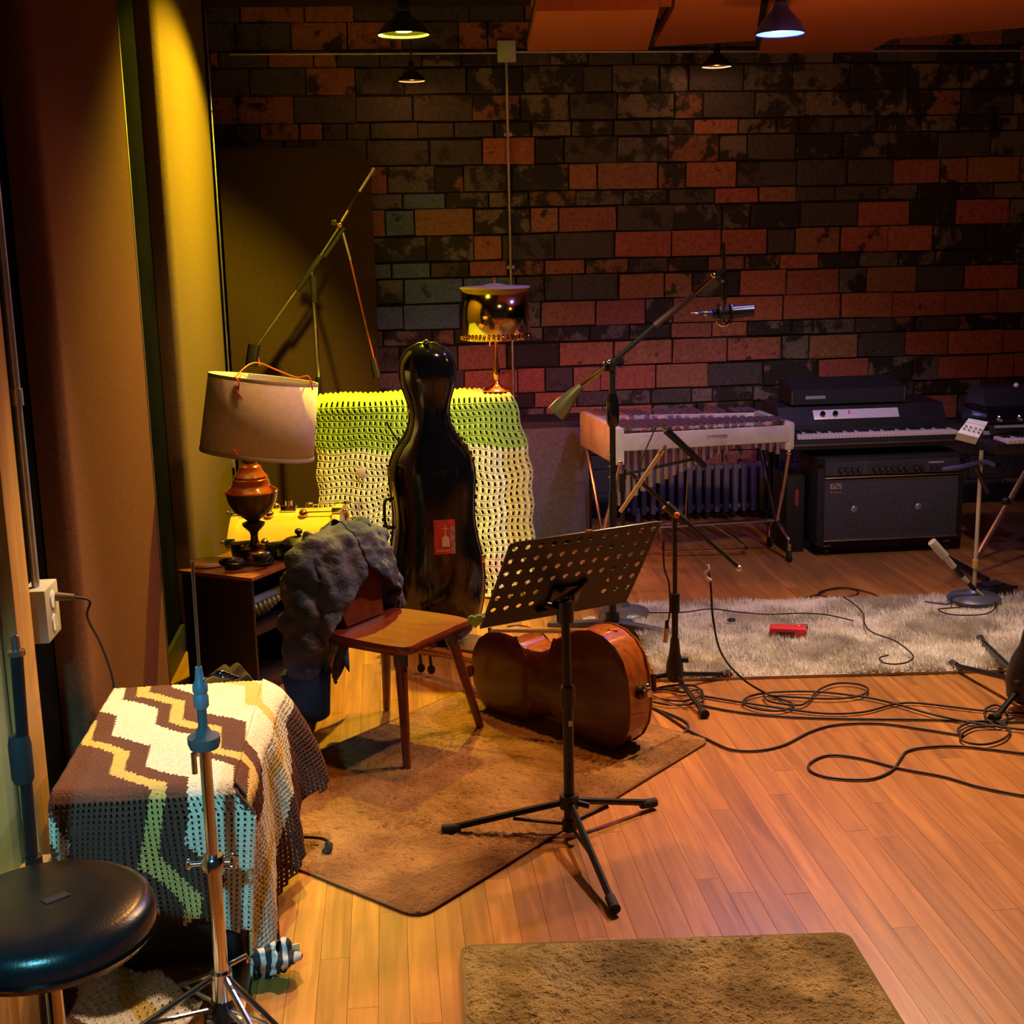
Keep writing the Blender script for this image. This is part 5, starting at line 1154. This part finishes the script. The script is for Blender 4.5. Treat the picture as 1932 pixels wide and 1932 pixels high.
for i in range(NB):
    u = .035+.93*i/(NB-1); L_ = lerp(.46, .30, u); a = vp(u, .04, .012); b_ = vp(u, .04+L_, .012); d_ = (b_-a)
    MB().box((a+b_)/2, (d_.length, .030, .010), rot=rotm((1, 0, 0), d_.normalized()), ch=.002).build('bar', barm, t)
    MB().cyl(vp(u, .02, .006), vp(u, .02, .022), .004, n=6).build('cord_post', steel, t) if i % 3 == 0 else None
    Lr = lerp(.40, .09, min(1, u*1.35)**.8) if u < .75 else lerp(.09, .16, (u-.75)/.25)
    p_ = vp(u, .16, -.02); MB().cyl(p_-ZV*Lr, p_, .0165, n=14).build('resonator', mat('resonator_tube', (.55, .52, .58), .3, .8, var=.1), t)
    if i % 7 not in (2, 6) and i < NB-1:
        u2 = u+.46/NB; a = vp(u2, .56, .032); b_ = vp(u2, .56+L_*.82, .032); MB().box((a+b_)/2, ((b_-a).length, .028, .010), rot=rotm((1, 0, 0), (b_-a).normalized()), ch=.002).build('bar', barm, t)
for u, nm in ((0, 'left'), (1, 'right')):
    f_, k_ = vp(u, .0, -.15), vp(u, .95, -.15); mid = vp(u, .42); mid.z = .19; dx = .012 if u else -.01
    MB().tube([f_, mid+Vector((dx, -.03, 0))], .011).build('leg', chrome, t); MB().tube([k_, mid+Vector((dx, .03, 0))], .011).build('leg', chrome, t)
    MB().sphere(f_+ZV*-.005, .017).build('leg_cap', chrome, t)
    for s_ in (-1, 1):
        q = [mid+Vector((dx, s_*.03, 0)), mid+Vector((dx+.01, s_*.10, -.035)), mid+Vector((dx+.02, s_*.17, -.075)), mid+Vector((dx+.02, s_*.175, -.13))]
        MB().tube(smoothpath(q), .010).build('foot_tube', chrome, t); MB().cyl(mid+Vector((dx+.01, s_*.175, -.163)), mid+Vector((dx+.03, s_*.175, -.163)), .026, n=18).build('caster', rubber, t)
m0, m1 = vp(0, .42), vp(1, .42); m0.z = m1.z = .19
MB().tube([m0, m1], .011).build('cross_bar', chrome, t)
pa, pb_ = atZ(1258, 1040, .03)-vo, atZ(1402, 1037, .03)-vo; MB().tube(smoothpath([m0.lerp(m1, .32)+ZV*-.01, pa+Vector((-.01, .05, .03)), pa, pa.lerp(pb_, .5), pb_, pb_+Vector((.0, .05, .03)), m0.lerp(m1, .62)]), .008).build('damper_pedal', chrome, t)
MB().cyl(m0.lerp(m1, .47), vp(.47, .3, -.06), .004, n=8).build('pedal_rod', steel, t)

# ------------------------------------------------------------------ radiator
t = thing('radiator', 'low grey column radiator under the brick wall behind the vibraphone', 'radiator', (1.86, 7.58, 0))
rm = mat('radiator_paint', (.13, .125, .13), .5, var=.2, nscale=10)
for i in range(16):
    x_ = -.42+i*.056; MB().box((x_, 0, .19), (.034, .12, .29), ch=.014).build('column', rm, t)
MB().cyl((-.46, 0, .31), (.46, 0, .31), .018).build('header_pipe', rm, t); MB().cyl((-.46, 0, .07), (.46, 0, .07), .018).build('header_pipe', rm, t)
for s_ in (-1, 1): MB().box((s_*.40, 0, .03), (.03, .10, .06), ch=.006).build('foot', rm, t)

# ------------------------------------------------------------------ electric piano
eo = Vector((2.565, 6.86, -.028)); t = thing('electric_piano', 'black electric piano with worn white keys and bright control strip above the guitar amplifier', 'piano', eo)
EX0, EX1 = -.475, .455
MB().box(((EX0+EX1)/2, -.02, .625), (EX1-EX0, .58, .05), ch=.008).build('keybed', black_tolex, t)
for x_ in (EX0+.012, EX1-.012): MB().box((x_, -.155, .672), (.024, .30, .05), ch=.006).build('cheek_block', black_tolex, t)
MB().add([(x_, y_, z_) for x_ in (EX0, EX1) for (y_, z_) in ((-.10, .648), (-.085, .700), (-.02, .790), (.27, .80), (.27, .648))], [(0, 1, 2, 3, 4), (9, 8, 7, 6, 5)]+[(i, 5+i, 5+(i+1) % 5, (i+1) % 5) for i in range(5)]).build('harp_cover', black_plastic, t, smooth=0)
MB().tube([(EX0, -.31, .625), (EX1, -.31, .625)], .006, 6).build('front_trim', steel, t)
ky0, ky1 = EX0+.028, EX1-.028; NW = 43; kw = (ky1-ky0)/NW
wk = mat('ivory_key', (.70, .64, .54), .35, var=.12); wkm = MB().box((0, 0, 0), (kw*.93, .15, .020), ch=.0015).mesh('white_key', wk); bkm = MB().box((0, 0, 0), (kw*.55, .09, .014), ch=.002).mesh('black_key', black_plastic)
for i in range(NW):
    o = bpy.data.objects.new('white_key', wkm); COL.objects.link(o); o.parent = t; o.location = (ky0+(i+.5)*kw, -.225, .664)
    if i % 7 not in (2, 6) and i < NW-1: o = bpy.data.objects.new('black_key', bkm); COL.objects.link(o); o.parent = t; o.location = (ky0+(i+1)*kw, -.185, .680)
sl = Vector((0, .065, .090)).normalized(); sn = Vector((0, -sl.z, sl.y)); 
pnl = MB().box(Vector((-.045, -.0525, .745))+sn*.004, (.475, .058, .006), rot=Matrix(((1, 0, 0), tuple(sl), tuple(sn))).transposed(), ch=.001).build('control_strip', mat('bright_strip_metal', (.88, .86, .82), .3, .25, var=.05), t)
for x_ in (-.235, -.165): MB().cyl(Vector((x_, -.0525, .745))+sn*.006, Vector((x_, -.0525, .745))+sn*.024, .014, n=18).build('control_knob', black_gloss, pnl)
MB().box(Vector((-.085, -.0525, .755))+sn*.008, (.008, .02, .004), rot=Matrix(((1, 0, 0), tuple(sl), tuple(sn))).transposed()).build('red_marker', redt, pnl)
for x_ in (EX0+.05, EX1-.05):
    for y_ in (.14, .24): MB().cyl((x_, y_, .028), (x_, y_, .605), .012, .014).build('leg', black_metal, t)
ro = Vector((2.485, 6.96, .770)); t = thing('effects_unit', 'flat black effects unit with sloping top lying on the electric piano', 'effects unit', ro)
MB().add([(x_, y_, z_) for x_, k_ in ((-.315, 1), (.315, 1)) for (y_, z_) in ((-.13, .005), (-.13, .085), (.04, .125), (.13, .125), (.13, .005))], [(0, 1, 2, 3, 4), (9, 8, 7, 6, 5)]+[(i, 5+i, 5+(i+1) % 5, (i+1) % 5) for i in range(5)]).build('case', black_tolex, t, smooth=0)
for x_ in (-.315, .315): MB().tube([(x_, -.132, .006), (x_, -.132, .086)], .004, 6).build('corner_trim', steel, t)
MB().box((-.185, -.1315, .042), (.11, .003, .018), ch=.001).build('name_plate', grey_paint, t)

# ------------------------------------------------------------------ guitar amplifier
ao = Vector((2.615, 6.50, 0)); t = thing('guitar_amplifier', 'black twin speaker guitar amplifier with grey grille under the electric piano', 'amplifier', ao)
AW, AH = .80, .47
MB().box((0, .16, .06+AH/2), (AW, .30, AH), ch=.012).build('cabinet', black_tolex, t)
MB().box((0, .005, .095+.16), (AW-.075, .014, .325), ch=.002).build('grille', mat('charcoal_grille', (.055, .052, .055), .85, var=.25, nscale=50, bump=.3, bscale=350), t)
MB().box((0, .003, .475), (AW-.075, .014, .072), ch=.002).build('control_panel', mat('panel_grey', (.045, .047, .05), .4), t)
MB().box((0, -.004, .430), (AW-.07, .012, .010), ch=.001).build('chrome_strip', chrome, t); MB().box((0, -.004, .092), (AW-.07, .012, .008), ch=.001).build('chrome_strip', chrome, t)
for i, x_ in enumerate([-.285, -.25, -.217, -.184, -.10, -.066, -.033, 0, .033, .067, .12, .152]):
    k_ = MB().cyl((x_, -.004, .470), (x_, -.022, .470), .0125, .010, n=14).build('knob', black_plastic, t); MB().cyl((x_, -.022, .470), (x_, -.024, .470), .005, n=10).build('knob_cap', steel, k_)
for x_ in (-.152, .19): MB().box((x_, -.005, .475), (.003, .004, .062)).build('divider', steel, t)
MB().box((.235, -.005, .492), (.085, .003, .010), ch=.001).build('model_plate', grey_paint, t)
for x_ in (.21, .242, .275): MB().cyl((x_, -.004, .462), (x_, -.012, .462), .006, n=10).build('switch', black_gloss, t)
bg_ = MB().box((-.305, -.004, .382), (.062, .004, .032), ch=.004).build('badge', mat('silver_badge', (.45, .42, .45), .35, .5), t)
MB().tube([(-.325, -.008, .372), (-.325, -.008, .392), (-.305, -.008, .392), (-.305, -.008, .380), (-.288, -.008, .380), (-.288, -.008, .372)], .0016, 4).build('badge_line', black_plastic, bg_)
tx = text_mesh('Roland', .020, MATS['silver_badge'], 'badge_lettering'); tx.parent = t; tx.location = (-.305, -.004, .352); tx.rotation_euler = (PI/2, 0, 0)
capm = mat('dust_cap', (.40, .40, .44), .2, .6)
for x_ in (-.20, .15): MB().sphere((x_, .003, .255), .022, sc=(1, .55, 1)).build('speaker_dust_cap', capm, t)
for sx in (-.33, .33):
    for y_ in (.06, .26): MB().cyl((sx-.012, y_, .026), (sx+.012, y_, .026), .026, n=18).build('caster', rubber, t); MB().box((sx, y_, .055), (.04, .04, .014)).build('caster_plate', steel, t)
for sx in (-1, 1): MB().box((sx*(AW/2-.014), -.001, .515), (.03, .02, .03), ch=.004).build('corner_guard', black_metal, t)
t = thing('red_marked_case', 'dark box with a red strip beside the left of the guitar amplifier', 'box', (2.145, 6.78, 0))
MB().box((0, 0, .21), (.10, .26, .42), ch=.008).build('box_body', black_tolex, t); MB().box((.005, -.132, .30), (.016, .004, .09), ch=.001).build('red_strip', mat('red_tape', (.45, .03, .03), .5), t)

# ------------------------------------------------------------------ keyboard stack at the right edge
so_ = Vector((3.45, 6.15, 0)); t = thing('keyboard_stand', 'silver crossed keyboard stand at the right edge', 'stand', so_)
P = lambda x, y, Y=6.05: atY(x, y, Y)-so_
MB().tube([P(1838, 1062, 6.0)+ZV*.0, P(1935, 890, 6.0)], .014).build('cross_tube', steel, t); MB().tube([P(1838, 1062, 6.3)+ZV*.02, P(1945, 880, 6.3)], .014).build('cross_tube', steel, t)
a = P(1838, 1062, 6.0); MB().tube([Vector((a.x, -.3, .022)), Vector((a.x, .25, .022))], .014).build('foot_bar', black_metal, t)
MB().tube([Vector((.35, -.1, .02)), Vector((-.33, -.1, .575))], .014).build('cross_tube', steel, t)
MB().sphere(P(1898, 945, 6.0), .022).build('joint_knob', black_metal, t)
k1 = Vector((3.40, 6.18, .60)); t = thing('synthesizer', 'black keyboard with worn white keys on the crossed stand at the right edge', 'keyboard', k1)
MB().box((0, 0, .03), (.92, .34, .06), ch=.01).build('case', black_plastic, t); MB().box((0, .08, .075), (.90, .16, .035), ch=.006).build('panel', black_plastic, t); MB().box((0, .0, .088), (.90, .012, .02), ch=.002).build('panel_trim', grey_paint, t)
for i in range(36):
    o = bpy.data.objects.new('white_key', wkm); COL.objects.link(o); o.parent = t; o.location = (-.40+i*.0225, -.098, .066)
    if i % 7 not in (2, 6): o = bpy.data.objects.new('black_key', bkm); COL.objects.link(o); o.parent = t; o.location = (-.389+i*.0225, -.06, .078)
k2 = Vector((3.38, 6.26, .695)); t = thing('combo_organ', 'black upper keyboard unit with chrome knob stacked at the right edge', 'keyboard', k2)
MB().box((0, .06, .06), (.84, .30, .11), ch=.012).build('case', black_gloss, t); MB().box((0, -.10, .02), (.82, .06, .03), ch=.004).build('front_ledge', black_plastic, t); MB().box((0, -.135, .03), (.80, .008, .012)).build('ledge_trim', grey_paint, t)
for x_ in (-.355, -.25, -.15): MB().lathe([(.018, 0), (.020, .010), (.014, .018), (.001, .020)], base=(x_, -.091, .065), axis=(0, -1, 0), n=18).build('chrome_knob', chrome, t)
MB().add([(x_, y_, z_) for x_ in (-.40, .42) for (y_, z_) in ((-.02, .117), (.02, .20), (.18, .20), (.20, .117))], [(0, 1, 2, 3), (7, 6, 5, 4)]+[(i, 4+i, 4+(i+1) % 4, (i+1) % 4) for i in range(4)]).build('top_hood', black_plastic, t, smooth=0)
q = atY(1905, 738, 6.32); t = thing('drum_mallet', 'wooden mallet with white bead head resting on top of the keyboard stack', 'mallet', q)
MB().tube([(-.03, 0, -.004), (.22, .02, .012)], .007).build('handle', mat('orange_wood', (.55, .24, .06), .4), t); MB().sphere((.028, -.01, .030), .013).build('bead', white_plastic, t)

# ------------------------------------------------------------------ small things on the rug
q = atZ(1487, 1188, .045); q.z = .012; t = thing('red_pedal', 'bright red plastic effects pedal lying on the cream shag rug', 'pedal', q)
rp = mat('red_plastic', (.75, .045, .045), .35)
rzp = -.32
MB().box((0, 0, .030), (.155, .075, .036), rot=rzp, ch=.012).build('body', rp, t); MB().box((-.022, -.036, .030), (.075, .012, .016), rot=rzp, ch=.003).build('slot', mat('dark_red', (.12, .01, .012), .5), t); MB().sphere((.045, .0, .048), .014, sc=(1, 1, .5)).build('switch', rp, t); MB().cyl((.065, .022, .036), (.090, .014, .036), .012, n=12).build('jack_plug', black_plastic, t)
q = atZ(1380, 1168, .045); q.z = .035; t = thing('rubber_grommet', 'tiny black rubber ring on the cream rug near the tripod boom stand', 'ring', q)
MB().tube([Vector((.013*math.cos(a), .013*math.sin(a), .006)) for a in [2*PI*k/16 for k in range(16)]], .006, 8, closed=True).build('ring', rubber, t)
q = atZ(1110, 1170, .0); t = thing('paper_scrap', 'small pale paper scrap on the floor behind the cello', 'paper', (q.x, q.y, 0))
MB().add([(-.03, -.01, .002), (.035, -.012, .002), (.03, .012, .012), (-.02, .015, .006), (.005, .0, .018)], [(0, 1, 4), (1, 2, 4), (2, 3, 4), (3, 0, 4)]).build('paper', mat('cream_paper', (.7, .6, .4), .7), t, smooth=0)

# ------------------------------------------------------------------ cables
cab = mat('cable_rubber', (.020, .012, .012), .55, var=.3)
def cable(label, px, r=.0042, z=.006, pre=None, name='microphone_cable', mt=None):
    pts = list(pre or [])+[atZ(a, b_, z) for a, b_ in px]; P = smoothpath(pts, 8); o0 = P[0].copy(); o0.z = 0
    o = MB().tube([p-o0 for p in P], r, 7).build(name, mt or cab, None, smooth=180, loc=o0); tag(o, label, 'cable', 'cables on the floor'); return o
cable('dark cable running from the cello endpin in a long S curve across the floor', [(1212, 1402), (1262, 1397), (1297, 1376), (1288, 1358), (1228, 1334), (1250, 1345), (1300, 1378), (1340, 1397), (1380, 1414), (1430, 1416), (1480, 1405), (1530, 1380), (1580, 1367), (1660, 1365), (1750, 1377), (1818, 1388)])
cable('dark cable with a long flat loop nearest the right edge of the floor', [(1935, 1502), (1850, 1485), (1780, 1465), (1700, 1450), (1620, 1430), (1562, 1425), (1528, 1440), (1532, 1456), (1572, 1468), (1640, 1470), (1682, 1454), (1700, 1430), (1712, 1417), (1745, 1410), (1812, 1408), (1935, 1422)])
cable('dark cable in a wavy line leaving the tripod boom stand, upper one', [(1325, 1313), (1400, 1325), (1480, 1337), (1560, 1346), (1630, 1343), (1690, 1328), (1740, 1327), (1850, 1340), (1935, 1346)], z=.010)
cable('dark nearly straight cable below the wavy one', [(1325, 1331), (1390, 1343), (1480, 1352), (1600, 1356), (1760, 1358), (1870, 1362), (1935, 1362)], z=.006)
h0 = [atY(1335, 1072, 4.6), atY(1341, 1105, 4.6), atY(1345, 1165, 4.58), atY(1360, 1230, 4.52), atY(1398, 1278, 4.45)]
cable('dark cable hanging from the tripod boom and coiling on the floor', [(1445, 1308), (1490, 1325), (1497, 1333), (1470, 1341), (1430, 1338), (1402, 1327), (1415, 1314), (1460, 1306), (1540, 1305), (1630, 1315), (1690, 1328), (1760, 1348), (1850, 1366), (1935, 1377)], pre=h0, z=.012)
cable('dark cable forming a figure eight below the cream rug', [(1440, 1311), (1452, 1323), (1500, 1330), (1522, 1325), (1546, 1301), (1580, 1289), (1620, 1291), (1638, 1301), (1620, 1313), (1560, 1318), (1450, 1312)], z=.014)
cable('thin black cable squiggling down across the cream rug', [(1590, 1126), (1612, 1140), (1628, 1157), (1632, 1178), (1646, 1193), (1690, 1210), (1722, 1236), (1715, 1248), (1690, 1253), (1666, 1250), (1660, 1241), (1676, 1236)], r=.0032, z=.046)
cable('thin dark cable coil on the boards behind the cream rug', [(1520, 1127), (1545, 1121), (1562, 1113), (1600, 1110), (1620, 1117), (1600, 1125), (1550, 1124), (1548, 1116), (1590, 1108), (1640, 1118), (1662, 1127)], r=.0032)
cable('thin black cable lying along the back of the cream rug', [(1225, 1156), (1290, 1155), (1340, 1149), (1395, 1155), (1450, 1159), (1512, 1157), (1560, 1160), (1610, 1171)], r=.003, z=.044)
cable('tangled dark cable loops at the foot of the right tripod', [(1815, 1388), (1808, 1375), (1835, 1362), (1880, 1362), (1905, 1376), (1895, 1393), (1860, 1404), (1822, 1400), (1812, 1388), (1840, 1372), (1890, 1368), (1900, 1345), (1880, 1330), (1858, 1340), (1865, 1360), (1885, 1372)], z=.012)
cable('dark cable bundle under the tripod boom stand', [(1215, 1305), (1250, 1300), (1290, 1306), (1320, 1300), (1322, 1312), (1290, 1322), (1240, 1318), (1218, 1310), (1250, 1296), (1310, 1294), (1326, 1322), (1270, 1330), (1222, 1322)], z=.012)
cable('thin black cable wrapped round the right round base', [(1745, 1135), (1790, 1140), (1800, 1128), (1850, 1125), (1880, 1140), (1860, 1158), (1800, 1160), (1770, 1150), (1810, 1146)], r=.003, z=.046)
v0 = [atY(1253, 1070, 4.58), atY(1262, 1100, 4.6), atY(1264, 1150, 4.6), atY(1258, 1185, 4.6)]
t = thing('cable_plug', 'pale cable connector hanging beside the pole of the tripod boom stand', 'plug', v0[-1])
MB().tube(smoothpath([v-v0[-1] for v in [atY(1252, 1020, 4.6)]+v0]), .0035).build('cable', cab, t); MB().cyl((0, 0, 0), (-.006, 0, -.055), .008, .009).build('connector', mat('nickel', (.5, .38, .28), .3, .8), t); MB().cyl((0, 0, .03), (0, 0, -.002), .006, .008).build('boot', rubber, t)
q = atY(1335, 1080, 4.59); t = thing('tape_flag', 'white tape flag wrapped round the cable below the tripod boom', 'tape', q)
MB().tube(smoothpath([(0, 0, .03), (.002, -.004, .012), (-.01, -.006, -.002), (-.004, -.006, -.018), (.012, -.004, -.030)]), [.006]*25, 8).build('tape', white_plastic, t)
